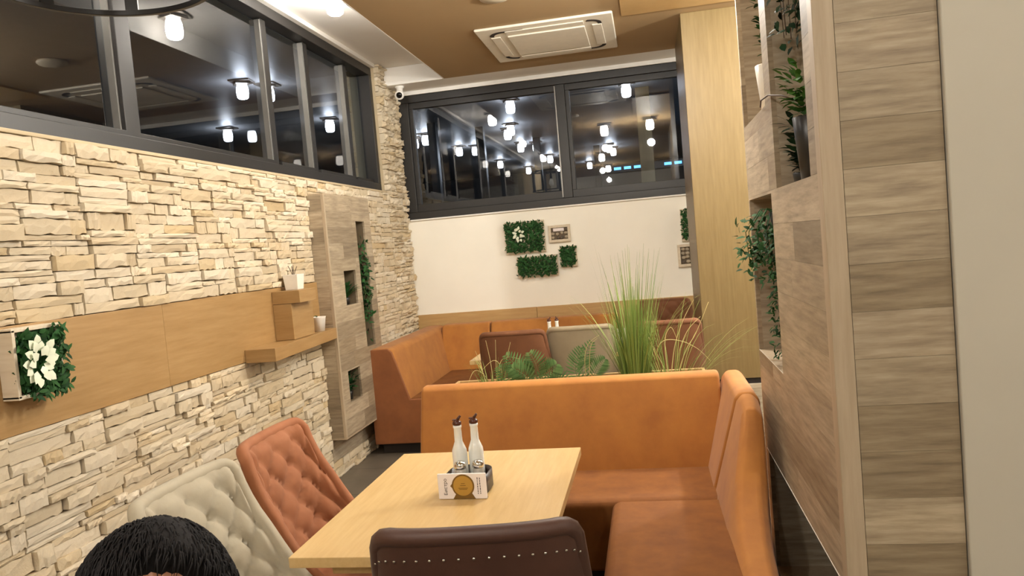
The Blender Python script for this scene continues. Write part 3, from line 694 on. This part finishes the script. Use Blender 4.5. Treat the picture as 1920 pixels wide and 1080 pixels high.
# the wing along the divider: profiles in x, running in y
def wing_sec(y, top, back=.43, d=.0):
    k = (top - .45) / .43
    return [(fx(.19 + d), fy(y), .40), (fx(.21 + .11 * k + d), fy(y), top - .03), (fx(.235 + .11 * k + d), fy(y), top), (fx(back - .03), fy(y), top), (fx(back), fy(y), top - .035), (fx(back), fy(y), .10), (fx(.205 + d), fy(y), .10)]
MB().loft([wing_sec(3.40, .875), wing_sec(3.98, .875)]).build('backrest', M_['suede'], fs, bevel=.02, seg=4)
MB().loft([wing_sec(y, t, bk, .006) for y, t, bk in ((3.385, .875, .42), (3.25, .874, .412), (3.16, .862, .404), (3.085, .76, .397), (3.0, .64, .385), (2.9, .55, .37), (2.7, .49, .352), (2.4, .465, .335))]).build('backrest', M_['suede'], fs, bevel=.02, seg=3)
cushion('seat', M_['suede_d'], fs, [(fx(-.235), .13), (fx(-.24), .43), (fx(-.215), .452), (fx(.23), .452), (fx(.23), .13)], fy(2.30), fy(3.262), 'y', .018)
MB().box(fx(-1.22), fx(.40), fy(3.33), fy(3.97), 0, .14).box(fx(-.19), fx(.40), fy(2.36), fy(3.4), 0, .14).build('base', M_['plinth'], fs, bevel=.004)

fb = thing('corner_banquette', 'orange suede corner bench below the cream far wall', 'sofa', (-1.3, 6.8, 0))
gx = lambda v: v + 1.3
gy = lambda v: v - 6.8
cushion('backrest', M_['suede'], fb, [(gx(-2.30), .09), (gx(-2.30), .84), (gx(-2.27), .868), (gx(-2.12), .868), (gx(-2.085), .84), (gx(-1.975), .40), (gx(-1.975), .09)], gy(5.77), gy(7.40), 'y', .02)
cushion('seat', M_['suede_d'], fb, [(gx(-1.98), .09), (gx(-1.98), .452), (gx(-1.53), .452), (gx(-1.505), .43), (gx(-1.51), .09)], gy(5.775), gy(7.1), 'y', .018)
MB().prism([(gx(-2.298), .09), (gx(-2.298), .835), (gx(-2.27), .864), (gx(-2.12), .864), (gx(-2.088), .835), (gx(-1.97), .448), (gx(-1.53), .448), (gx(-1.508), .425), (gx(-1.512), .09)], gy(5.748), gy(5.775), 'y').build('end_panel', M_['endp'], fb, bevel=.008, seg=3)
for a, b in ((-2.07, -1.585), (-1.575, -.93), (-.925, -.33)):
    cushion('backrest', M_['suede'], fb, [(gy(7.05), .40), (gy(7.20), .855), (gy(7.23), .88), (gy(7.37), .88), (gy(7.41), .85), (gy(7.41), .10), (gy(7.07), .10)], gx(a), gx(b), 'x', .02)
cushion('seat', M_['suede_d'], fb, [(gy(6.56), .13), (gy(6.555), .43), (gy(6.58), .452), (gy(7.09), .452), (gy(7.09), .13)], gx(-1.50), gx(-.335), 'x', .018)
MB().box(gx(-2.26), gx(-1.56), gy(5.82), gy(7.38), 0, .10).box(gx(-1.6), gx(-.38), gy(6.62), gy(7.38), 0, .14).build('base', M_['plinth'], fb, bevel=.004)

# ------------------------------------------------------------------ tables
def table(label, x0, x1, y0, y1):
    t = thing('dining_table', label, 'table', ((x0 + x1) / 2, (y0 + y1) / 2, 0)); w, d = (x1 - x0) / 2, (y1 - y0) / 2
    bx('tabletop', M_['oakx'], -w, w, -d, d, .718, .75, t, .0025)
    bx('apron', M_['oakx'], -w + .09, w - .09, -d + .09, d - .09, .66, .718, t, .003)
    for s_ in (-1, 1):
        bx('leg', M_['dark'], -.05, .05, s_ * (d * .55) - .035, s_ * (d * .55) + .035, .03, .66, t, .005)
        bx('foot', M_['dark'], -w * .75, w * .75, s_ * (d * .55) - .04, s_ * (d * .55) + .04, 0, .03, t, .006)
    return t
table('light oak dining table with white bottles, nearest the camera', -1.103, -.337, 2.0, 3.07)
t = table('light oak dining table behind the planter', -1.42, -.17, 5.62, 6.36)

# ------------------------------------------------------------------ chairs
def chair(label, loc, rz, mat, rim=None, group='tufted dining chairs', Htop=.955, nails=True):
    t = thing('dining_chair', label, 'chair', loc, rz, group)
    def P(u, v, off=0, tuft=True):
        z = .40 + v * (Htop - .40); yb = -.215 - .105 * v
        A = .05 + .33 * (1 - v) ** 2.2; w = .255 - .02 * v + .02 * (1 - v)
        a = abs(u); x = w * math.sin(u * PI / 2 * .92) / math.sin(PI / 2 * .92); y = yb + A * a ** 2.4
        dx = w * PI / 2 * .92 * math.cos(u * PI / 2 * .92); dy = A * 2.4 * a ** 1.4 * (1 if u > 0 else -1)
        n = Vector((-dy, dx, .15)).normalized()
        if a > .7: z -= (v ** 3) * .03 * ((a - .7) / .3) ** 2
        if v < .55 and a > .6: z -= .16 * ((a - .6) / .4) ** 1.5 * (v / .55) * (1 - v / .55) * 1.2
        p = Vector((x, y, z))
        if tuft:
            s_, q = u * w * 1.25, (z - .43)
            f = abs(math.sin(PI * (s_ / .135 + q / .155)) * math.sin(PI * (s_ / .135 - q / .155)))
            e = min(1, (1 - a) / .12) * min(1, (1 - v) / .08) * min(1, v / .1 + .2)
            d2 = min(1, (1 - f) ** 6)
            off += (.026 * f ** .45 - .012 * (f < .03)) * max(0, e)
        return p + n * off
    nu, nv = 40, 34
    MB().grid(lambda u, v: P(2 * u - 1, v, .018), nu, nv).build('backrest', mat, t, True)
    MB().grid(lambda u, v: P(1 - 2 * u, v, -.02, False), 24, 14).build('back_shell', mat, t, True)
    path = [P(-1, v / 10, .0, False) for v in range(0, 10)] + [P(-1 + u / 10, 1, .0, False) for u in range(0, 21)] + [P(1, 1 - v / 10, .0, False) for v in range(1, 11)]
    MB().tube(path, .023, 12).build('rim', rim or mat, t, True)
    if nails:
        mb = MB()
        for i in range(19):
            u = -.92 + i * .102; c = P(u, .925, -.0205, False); d = (P(u, .925, -.05, False) - c).normalized()
            mb.lathe([(.0005, -.004), (.0042, -.002), (.0045, 0)], 8) if False else mb.tube([c, c + d * .002, c + d * .004], [.0042, .004, .0015], 6)
        stuff(mb.build('nailheads', M_['chrome'], t, True))
    MB().loft([[(x, y, z) for x, y in ((-.2, -.2), (.2, -.2), (.245, .0), (.24, .235), (.2, .262), (-.2, .262), (-.24, .235), (-.245, 0))] for z in (.355, .45)] + [[(x * .94, y * .94, .475) for x, y in ((-.2, -.2), (.2, -.2), (.245, .0), (.24, .235), (.2, .262), (-.2, .262), (-.24, .235), (-.245, 0))]]).build('seat', mat, t, bevel=.02, seg=3)
    for sx_, sy_, lx, ly in ((-.2, .21, -.205, .215), (.2, .21, .205, .215), (-.19, -.2, -.2, -.27), (.19, -.2, .2, -.27)):
        a, b = .022, .014
        MB().loft([[(lx - b, ly - b, 0), (lx + b, ly - b, 0), (lx + b, ly + b, 0), (lx - b, ly + b, 0)], [(sx_ - a, sy_ - a, .36), (sx_ + a, sy_ - a, .36), (sx_ + a, sy_ + a, .36), (sx_ - a, sy_ + a, .36)]]).build('leg', M_['dark'], t, bevel=.003)
    return t
chair('salmon tufted dining chair at the left side of the near table', (-1.19, 2.66, 0), -PI / 2 + .02, M_['salmon'])
chair('pale grey tufted dining chair by the stone wall, behind the dark haired person', (-1.17, 2.06, 0), -PI / 2 - .03, M_['grey'])
chair('dark brown leather dining chair with its nailed back to the camera', (-.487, 1.975, 0), .12, M_['brown'], Htop=.943)
chair('brown suede dining chair behind the fern, back to the camera', (-1.05, 5.80, 0), 0, M_['brown2'], nails=False)
chair('taupe dining chair with padded top rail behind the planter', (-.54, 5.86, 0), -.02, M_['taupe'], nails=False)
chair('brown suede dining chair beside the pillar, behind the tall grass', (.07, 5.84, 0), .03, M_['brown2'], nails=False)
chair('brown tufted dining chair against the far wall by the pillar', (.10, 7.03, 0), PI, M_['brown2'], nails=False)
chair('pale grey tufted dining chair under the dark haired person', (-.70, .93, 0), PI, M_['grey'])

# ------------------------------------------------------------------ things on the tables
def bottle(label, loc, group):
    t = thing('oil_bottle', label, 'bottle', loc, rnd.uniform(0, 3), group)
    MB().lathe([(.022, 0), (.027, .004), (.0275, .02), (.0275, .115), (.026, .13), (.019, .148), (.0145, .16), (.0138, .208), (.0155, .21), (.0155, .218), (.010, .219)], 28).build('glass_body', M_['milk'], t, True)
    MB().lathe([(.011, .216), (.0165, .222), (.0165, .228), (.012, .234), (.006, .238)], 18).build('pourer', M_['spout'], t, True)
    MB().tube([(0, 0, .232), (.006, 0, .242), (.014, 0, .252)], [.0062, .0055, .004], 10).build('spout', M_['spout'], t, True)
    MB().box(-.016, .002, -.005, .005, .236, .240).build('spout_lid', M_['spout'], t, bevel=.0015)
    return t
def text_mesh(name, body, size, mat, parent, loc, rot):
    cu = bpy.data.curves.new(name, 'FONT'); cu.body = body; cu.size = size; cu.extrude = .0002; cu.align_x = 'CENTER'; cu.align_y = 'CENTER'
    o = bpy.data.objects.new('tmp', cu); C.objects.link(o)
    dg = bpy.context.evaluated_depsgraph_get(); me = bpy.data.meshes.new_from_object(o.evaluated_get(dg)); bpy.data.objects.remove(o)
    me.name = name; me.materials.clear(); me.materials.append(mat)
    o = bpy.data.objects.new(name, me); C.objects.link(o); o.parent = parent; o.location = loc; o.rotation_euler = rot; return o
def rrect(w, d, rad, n=6):
    return [(sx_ * (w - rad) + rad * math.cos(a + k * PI / 2 / n), sy_ * (d - rad) + rad * math.sin(a + k * PI / 2 / n)) for sx_, sy_, a in ((1, 1, 0), (-1, 1, PI / 2), (-1, -1, PI), (1, -1, PI * 1.5)) for k in range(n + 1)]
def caddy(label, loc, rz, printed):
    t = thing('condiment_caddy', label, 'caddy', loc, rz)
    MB().prism(rrect(.073, .078, .05), .0, .008, 'z').build('tray', M_['dark'], t, bevel=.001)
    o_, i_ = rrect(.077, .082, .055), rrect(.0725, .0775, .051)
    MB().loft([[(x, y, .006) for x, y in o_], [(x, y, .068) for x, y in o_], [(x, y, .068) for x, y in i_], [(x, y, .009) for x, y in i_]]).build('wall', M_['dark'], t, True)
    if printed:
        c = bx('card', M_['card'], -.086, .086, -.098, -.090, .001, .089, t, .0015)
        MB().box(-.086, .086, -.0905, -.083, .001, .006).build('card_foot', M_['dark'], t, bevel=.001)
        f = -.0981; m = Matrix.Translation((.004, f, .047)) @ Matrix.Rotation(PI / 2, 4, 'X')
        def flat(name, pts, mat, d0, d1):
            mb = MB(); n = len(pts); mb.loft([[(.004 + x, f - d0, .047 + z) for x, z in pts], [(.004 + x, f - d1, .047 + z) for x, z in pts]]); mb.build(name, mat, c)
        circ = lambda R_: [(R_ * math.cos(2 * PI * k / 40), R_ * math.sin(2 * PI * k / 40)) for k in range(40)]
        flat('ribbon', [(-.038, -.0455), (.042, -.0455), (.030, -.026), (-.026, -.026)], M_['goldd'], 0, .0003)
        flat('emblem_points', [(-.046, 0), (-.034, .014), (-.034, -.014)], M_['goldd'], 0, .0003); 
        flat('emblem_ring', circ(.040), M_['goldd'], 0, .0005)
        flat('emblem', circ(.0345), M_['gold'], .0005, .0010)
        for w_, z_ in ((.014, .008), (.020, .001), (.034, -.008), (.028, -.012)):
            flat('emblem_line', [(-w_ / 2, z_ - .0011), (w_ / 2, z_ - .0011), (w_ / 2, z_ + .0011), (-w_ / 2, z_ + .0011)], M_['goldd'], .0010, .0012)
        text_mesh('lettering', 'Бистро', .017, M_['ink'], c, (-.0585, f - .0003, .044), (PI / 2, -PI / 2, 0))
        rr = random.Random(3)
        for j, x in enumerate((.056, .0645)):
            z = .018
            while z < .072:
                L = rr.uniform(.003, .009); bx('print_line', M_['ink'], x - .0012, x + .0012, f - .0003, f, z, z + L, c); z += L + .002
    return t
caddy('dark condiment caddy with a white printed card on the near table', (-.687, 2.566, .7505), -.03, True)
def shaker(label, loc, group):
    t = thing('shaker', label, 'shaker', loc, 0, group)
    MB().lathe([(.017, 0), (.0205, .004), (.021, .05), (.0185, .075), (.017, .082)], 24).build('glass_body', M_['salt'], t, True)
    MB().lathe([(.0185, .08), (.0205, .083), (.021, .094), (.017, .103), (.008, .107)], 24).build('lid', M_['chrome'], t, True); return t
bottle('left white oil bottle with brown pourer in the near caddy', (-.724, 2.600, .759), 'white oil bottles in the near caddy')
bottle('right white oil bottle with brown pourer in the near caddy', (-.668, 2.620, .759), 'white oil bottles in the near caddy')
shaker('left glass shaker with chrome lid behind the printed card', (-.707, 2.530, .759), 'shakers in the near caddy')
shaker('right glass shaker with chrome lid behind the printed card', (-.645, 2.540, .759), 'shakers in the near caddy')
caddy('dark condiment caddy between the two far chairs', (-.79, 5.98, .7505), 0, False)
bottle('left white oil bottle on the far table', (-.825, 5.96, .759), 'white oil bottles on the far table')
bottle('right white oil bottle on the far table', (-.766, 5.98, .759), 'white oil bottles on the far table')
t = thing('napkin_holder', 'cream napkin holder at the right end of the far table', 'napkin holder', (-.262, 5.98, .7505))
bx('base', M_['dark'], -.04, .04, -.03, .03, 0, .008, t, .002); bx('side', M_['ac'], -.035, .035, -.025, -.019, .008, .13, t, .002); bx('side', M_['ac'], -.035, .035, .019, .025, .008, .13, t, .002)
for k in range(6): bx('napkin', M_['card'], -.032, .032, -.0175 + k * .006, -.0135 + k * .006, .008, .115, t)

# ------------------------------------------------------------------ planter behind the near bench
pt = thing('planter_box', 'oak planter box behind the near orange bench', 'planter', (-.50, 4.47, 0))
for n_, (a, b, c, d) in (('front_board', (-.78, .78, -.25, -.23)), ('back_board', (-.78, .78, .23, .25)), ('end_board', (-.78, -.76, -.23, .23)), ('end_board', (.76, .78, -.23, .23))):
    bx(n_, M_['oak'], a, b, c, d, 0, .76, pt, .003)
bx('soil', M_['soil'], -.76, .76, -.23, .23, .02, .70, pt)
r = random.Random(31)
t = thing('grass_clump', 'tall green ornamental grass clump behind the orange bench', 'plant', (-.13, 4.46, .69))
mb = MB()
for i in range(330):
    a = r.uniform(0, 2 * PI); q = r.random() ** .7; L = r.uniform(.30, .62) if i < 250 else r.uniform(.6, .93)
    mb.blade((.075 * q * math.cos(a), .06 * q * math.sin(a), 0), (math.cos(a) * q * .20 + .02, math.sin(a) * q * .20, 1), L, r.uniform(.0022, .004), r.uniform(.0, .10), 5)
for i in range(42):
    a = r.uniform(0, 2 * PI); mb.blade((.05 * math.cos(a), .05 * math.sin(a), 0), (math.cos(a) * .42, math.sin(a) * .42, 1), r.uniform(.55, .8), r.uniform(.002, .003), r.uniform(.08, .3), 6)
stuff(mb.build('blades', M_['grass'], t, True))
def arch(parent, pts, w, mat):
    """a blade along a bent path"""
    P = [Vector(p) for p in pts]; c = []
    for i in range(len(P) - 1):
        p0, p1, p2, p3 = P[max(i - 1, 0)], P[i], P[i + 1], P[min(i + 2, len(P) - 1)]
        for k in range(5):
            s_ = k / 5; c.append(.5 * ((2 * p1) + (p2 - p0) * s_ + (2 * p0 - 5 * p1 + 4 * p2 - p3) * s_ * s_ + (3 * p1 - p0 - 3 * p2 + p3) * s_ ** 3))
    c.append(P[-1]); n = len(c)
    return MB().tube(c, [w * (1 - .75 * i / n) for i in range(n)], 5).build('blade', mat, parent, True)
t = thing('grass_clump', 'pale arching grass blades to the right of the tall clump', 'plant', (.06, 4.40, .69))
for pts in ([(0, 0, 0), (-.06, 0, .20), (-.02, -.02, .295), (.08, -.02, .29), (.17, -.02, .24), (.235, -.03, .17)], [(.0, 0, 0), (-.08, 0, .26), (-.10, 0, .32), (-.05, 0, .2), (.0, -.02, .08)], [(.02, 0, 0), (.06, 0, .2), (.12, 0, .34), (.2, 0, .42)],
            [(.0, 0, 0), (.04, 0, .24), (.1, 0, .4), (.17, 0, .52)], [(.02, 0, 0), (.1, 0, .22), (.17, 0, .33), (.25, 0, .5)], [(0, 0, 0), (-.01, 0, .28), (.03, 0, .37), (.06, 0, .3)]):
    arch(t, pts, .0036, M_['straw'])
mb = MB()
for i in range(60):
    a = r.uniform(0, 2 * PI); mb.blade((.08 * math.cos(a) + .04, .05 * math.sin(a), 0), (math.cos(a) * .6 + .25, math.sin(a) * .4, 1), r.uniform(.3, .68), .0017, r.uniform(.1, .4), 6)
stuff(mb.build('blades', M_['grass'], t, True))
t = thing('grass_clump', 'small thin pale grass clump at the left end of the planter', 'plant', (-.985, 4.42, .69))
mb = MB()
for i in range(60):
    a = r.uniform(0, 2 * PI); mb.blade((.05 * math.cos(a), .04 * math.sin(a), 0), (math.cos(a) * .25, math.sin(a) * .25, 1), r.uniform(.15, .33), .0024, r.uniform(.05, .3), 5)
stuff(mb.build('blades', M_['grass'], t, True))
for pts in ([(0, 0, 0), (-.04, 0, .14), (-.09, -.06, .19), (-.12, -.12, .13)], [(.05, 0, 0), (.06, 0, .18), (.02, -.03, .24), (-.08, -.03, .16)], [(.03, 0, 0), (.05, 0, .2), (.1, 0, .25), (.18, -.02, .24)], [(.0, 0, 0), (.0, 0, .2), (-.02, 0, .36)], [(.02, 0, 0), (.03, 0, .2), (.04, 0, .36)], [(.06, 0, 0), (.09, 0, .2), (.13, 0, .34)], [(-.03, 0, 0), (-.06, 0, .2), (-.09, 0, .3)]):
    arch(t, pts, .0028, M_['straw'])
def frond(parent, pts, L, mat, nl=15):
    P = [Vector(p) for p in pts]; mb = MB(); n = 20
    def c(s_):
        k = s_ * (len(P) - 1); i = min(int(k), len(P) - 2); f = k - i; p0, p1, p2, p3 = P[max(i - 1, 0)], P[i], P[i + 1], P[min(i + 2, len(P) - 1)]
        return .5 * ((2 * p1) + (p2 - p0) * f + (2 * p0 - 5 * p1 + 4 * p2 - p3) * f * f + (3 * p1 - p0 - 3 * p2 + p3) * f ** 3)
    mb.tube([c(i / n) for i in range(n + 1)], [.0025 * (1 - .7 * i / n) for i in range(n + 1)], 5)
    for i in range(nl):
        s_ = .22 + .78 * i / nl; p = c(s_); d = (c(min(1, s_ + .03)) - c(s_ - .03)).normalized(); side = d.cross(Vector((0, -1, .25))).normalized(); nn = side.cross(d)
        l_ = L * math.sin(PI * (.16 + .8 * (i + .5) / nl)) + .01
        for sg in (-1, 1): mb.leaf(p, side * sg * .9 + d * .55, nn, l_, .011, .12)
    return mb.build('frond', mat, parent, True)
t = thing('fern', 'green fern in the planter left of the taupe chair', 'plant', (-.74, 4.40, .69))
for pts in ([(0, 0, 0), (-.03, 0, .10), (-.08, 0, .19), (-.15, 0, .27)], [(0, 0, 0), (.03, 0, .12), (.035, -.02, .2), (.0, -.02, .28)], [(0, 0, 0), (.06, 0, .1), (.12, -.02, .16), (.16, -.02, .2)], [(0, 0, 0), (-.06, 0, .08), (-.14, 0, .13), (-.2, 0, .2)], [(0, 0, 0), (.08, .02, .06), (.16, .02, .09), (.22, 0, .07)], [(0, 0, 0), (-.02, -.03, .12), (-.06, -.06, .17), (-.1, -.08, .2)]):
    frond(t, pts, .085, M_['fern'])
t = thing('fern', 'thin fern in front of the taupe chair', 'plant', (-.42, 4.46, .69))
for pts in ([(0, 0, 0), (-.02, 0, .14), (-.0, 0, .22), (.05, 0, .31)], [(0, 0, 0), (-.06, 0, .12), (-.05, 0, .2), (-.02, 0, .28)], [(0, 0, 0), (.04, 0, .1), (.08, 0, .16), (.12, 0, .2)]):
    frond(t, pts, .065, M_['fern'], 13)
for pts in ([(0, 0, 0), (.0, -.03, .2), (.03, -.04, .3), (.10, -.04, .35)], [(.01, 0, 0), (.03, -.03, .22), (.05, -.04, .3), (.085, -.04, .33)]): arch(t, pts, .003, M_['straw'])

# ------------------------------------------------------------------ the seated person
pr = thing('person', 'seated person with short dark hair, head at the bottom left edge', 'person', (-.565, .80, 0))
def skin_mesh(pts, edges, root=0, sub=2):
    me = bpy.data.meshes.new('t'); me.from_pydata([p[:3] for p in pts], edges, []); o = bpy.data.objects.new('t', me); C.objects.link(o)
    o.modifiers.new('k', 'SKIN')
    for i, p in enumerate(pts):
        v = me.skin_vertices[0].data[i]; v.radius = (p[3], p[4] if len(p) > 4 else p[3]); v.use_root = (i == root)
    if sub: s_ = o.modifiers.new('s', 'SUBSURF'); s_.levels = sub; s_.render_levels = sub
    dg = bpy.context.evaluated_depsgraph_get(); res = bpy.data.meshes.new_from_object(o.evaluated_get(dg)); bpy.data.objects.remove(o); return res
def mesh_data(me): return [tuple(v.co) for v in me.vertices], [tuple(p.vertices) for p in me.polygons]
HEAD = Matrix.Translation((-.012, -.06, 1.19)) @ Matrix.Rotation(.5, 4, 'Z') @ Matrix.Rotation(-.04, 4, 'X')
def sph(n=4):
    bm = bmesh.new(); bmesh.ops.create_icosphere(bm, subdivisions=n, radius=1); vs = [v.co.copy() for v in bm.verts]; fs_ = [tuple(v.index for v in f.verts) for f in bm.faces]; bm.free(); return vs, fs_
def head_pt(v, k=1.0):
    x, y, z = v.x * .076, v.y * .096, v.z * .118
    if z < 0: q = -z / .118; x *= 1 - .32 * q ** 1.5; y = y * (1 - .25 * q) - .012 * q
    if y < 0 and k == 1.0:
        g = lambda cx_, cz_, sx_, sz_: math.exp(-((x - cx_) / sx_) ** 2 - ((z - cz_) / sz_) ** 2)
        y -= .024 * g(0, -.03, .011, .02) + .012 * g(0, -.01, .008, .025) - .010 * (g(.031, .0, .014, .010) + g(-.031, .0, .014, .010)) + .006 * g(0, -.066, .022, .006) + .007 * g(0, -.098, .022, .014) + .005 * (g(.03, .02, .02, .007) + g(-.03, .02, .02, .007))
    return Vector((x, y, z))
bv, bf = [], []
def addm(vs, f_):
    o_ = len(bv); bv.extend(tuple(v) for v in vs); bf.extend(tuple(i + o_ for i in q) for q in f_)
vs, f_ = sph(5); addm([HEAD @ head_pt(v) for v in vs], f_)
for sg in (-1, 1):
    vs, f_ = sph(3); addm([HEAD @ Vector((sg * .078 + v.x * .011, .008 + v.y * .020, -.012 + v.z * .033)) for v in vs], f_)
J = [(0, .06, .56, .13, .10), (0, .06, .72, .12, .09), (0, .05, .88, .14, .10), (0, .04, 1.0, .12, .08), (0, .0, 1.07, .055), (0, -.03, 1.14, .052)]
E_ = [(0, 1), (1, 2), (2, 3), (3, 4), (4, 5)]
arms = {}
for sg in (-1, 1):
    b = len(J); J += [(sg * .165, .04, .985, .062), (sg * .205, .0, .76, .046), (sg * .135, -.21, .645, .036), (sg * .105, -.27, .625, .028)]
    E_ += [(3, b), (b, b + 1), (b + 1, b + 2), (b + 2, b + 3)]
    b = len(J); J += [(sg * .095, .02, .565, .085), (sg * .12, -.38, .555, .062), (sg * .12, -.41, .30, .052), (sg * .12, -.40, .09, .036), (sg * .125, -.50, .045, .034)]
    E_ += [(0, b), (b, b + 1), (b + 1, b + 2), (b + 2, b + 3), (b + 3, b + 4)]
vs, f_ = mesh_data(skin_mesh(J, E_)); addm(vs, f_)
for sg in (-1, 1):
    wx, wy, wz = sg * .105, -.27, .628
    vs, f_ = mesh_data(skin_mesh([(wx, wy, wz, .024, .018), (wx - sg * .008, wy - .045, wz - .002, .036, .014), (wx - sg * .012, wy - .08, wz - .006, .036, .012)], [(0, 1), (1, 2)])); addm(vs, f_)
    for k, L in enumerate((.062, .074, .07, .055)):
        ox_ = wx - sg * .012 + (k - 1.5) * .019 * sg * -1
        vs, f_ = mesh_data(skin_mesh([(ox_, wy - .07, wz - .004, .0095), (ox_, wy - .08 - L * .45, wz - .006, .0088), (ox_, wy - .08 - L * .78, wz - .017, .0082), (ox_, wy - .08 - L, wz - .03, .0072)], [(0, 1), (1, 2), (2, 3)])); addm(vs, f_)
    vs, f_ = mesh_data(skin_mesh([(wx - sg * .016, wy - .02, wz, .012), (wx - sg * .045, wy - .05, wz - .004, .0105), (wx - sg * .055, wy - .082, wz - .012, .009)], [(0, 1), (1, 2)])); addm(vs, f_)
mb = MB(); mb.v, mb.f = bv, bf
body = mb.build('body', M_['skin'], pr, True)
rm = body.modifiers.new('r', 'REMESH'); rm.mode = 'VOXEL'; rm.voxel_size = .0055; rm.use_smooth_shade = True
sm = body.modifiers.new('m', 'SMOOTH'); sm.iterations = 3; sm.factor = .4
sh_ = skin_mesh([(0, .06, .54, .15, .125), (0, .06, .72, .14, .11), (0, .05, .88, .155, .115), (0, .04, .995, .135, .095), (0, .015, 1.045, .07, .065), (-.17, .04, .985, .075), (-.198, .01, .80, .062), (.17, .04, .985, .075), (.198, .01, .80, .062)], [(0, 1), (1, 2), (2, 3), (3, 4), (3, 5), (5, 6), (3, 7), (7, 8)])
vs, f_ = mesh_data(sh_); mb = MB(); mb.v, mb.f = vs, f_; mb.build('shirt', M_['shirt'], pr, True)
tr = skin_mesh([(0, .06, .565, .145, .10)] + [q for sg in (-1, 1) for q in ((sg * .095, .02, .565, .098), (sg * .12, -.38, .555, .075), (sg * .12, -.41, .30, .065), (sg * .12, -.405, .12, .058))], [(0, 1), (1, 2), (2, 3), (3, 4), (0, 5), (5, 6), (6, 7), (7, 8)])
vs, f_ = mesh_data(tr); mb = MB(); mb.v, mb.f = vs, f_; mb.build('trousers', M_['trouser'], pr, True)
for sg in (-1, 1):
    vs, f_ = mesh_data(skin_mesh([(sg * .12, -.39, .075, .05, .055), (sg * .122, -.47, .05, .044, .042), (sg * .125, -.57, .036, .042, .03)], [(0, 1), (1, 2)])); mb = MB(); mb.v = [(x, y, max(z, .002)) for x, y, z in vs]; mb.f = f_; mb.build('shoe', M_['shoe'], pr, True)
vs, f_ = sph(5); rr = random.Random(4); hv = []
for v in vs:
    p = head_pt(v, 2.0); n_ = v.normalized()
    line = .052 if n_.y < -.35 else (-.01 if n_.y < .15 else -.075)
    line = (.082 + .012 * math.exp(-(v.x / .45) ** 2)) if n_.y < -.5 else (.080 + (-.075 - .080) * min(1, (n_.y + .5) / .95))
    if p.z > line: off = .020 * min(1, (p.z - line) / .025) + .0015 * math.sin(v.x * 5 + v.y * 3)
    else: off = -.012
    hv.append(HEAD @ (p + n_ * off))
mb = MB(); mb.v, mb.f = [tuple(v) for v in hv], f_; mb.build('hair', M_['hair'], pr, True)
mb = MB()
for k in range(2600):
    a = rr.uniform(0, 2 * PI); z = rr.uniform(-.1, 1); q = math.sqrt(1 - z * z); v = Vector((q * math.cos(a), q * math.sin(a), z)); p = head_pt(v, 2.0)
    if p.z < (.085 if v.y < -.5 else .085 - .15 * min(1, (v.y + .5) / .95)) + .01: continue
    d = Vector((.25 * v.y + rr.uniform(-.25, .25) + v.x * .4, -.55 + v.y * .4 + rr.uniform(-.2, .2), -.3)); d = d - v * d.dot(v)
    c0 = p + v * .0185; L = rr.uniform(.018, .032); e = d.normalized()
    pts_ = [HEAD @ (c0 + e * L * t + v * (.0035 * math.sin(PI * min(1, t * 1.1)) - .006 * t * t)) for t in (0, .33, .66, 1)]
    mb.tube(pts_, [.0009, .0012, .0009, .0003], 3)
stuff(mb.build('hair_strands', M_['hair'], pr, True))
for sg in (-1, 1):
    MB().lathe([(.002, -.0118), (.008, -.009), (.012, 0), (.008, .009), (.002, .0118)], 16).build('eye', M_['eye'], pr, True).matrix_local = HEAD @ Matrix.Translation((sg * .031, -.079, .0)) @ Matrix.Rotation(PI / 2, 4, 'X')
    MB().lathe([(.001, 0), (.0055, 0), (.004, .0016), (.001, .002)], 14).build('iris', M_['iris'], pr, True).matrix_local = HEAD @ Matrix.Translation((sg * .031, -.0905, .0)) @ Matrix.Rotation(PI / 2, 4, 'X')
    MB().tube([(sg * .016, -.094, .021), (sg * .032, -.094, .026), (sg * .047, -.083, .021)], [.003, .0036, .002], 6).build('eyebrow', M_['hair'], pr, True).matrix_local = HEAD
MB().tube([(-.022, -.089, -.066), (-.008, -.098, -.0635), (0, -.0985, -.065), (.008, -.098, -.0635), (.022, -.089, -.066)], [.002, .0042, .0042, .0042, .002], 8).build('lips', M_['lip'], pr, True).matrix_local = HEAD
bpy.data.objects['dining_chair.007'].location = (-.565, .76, 0)
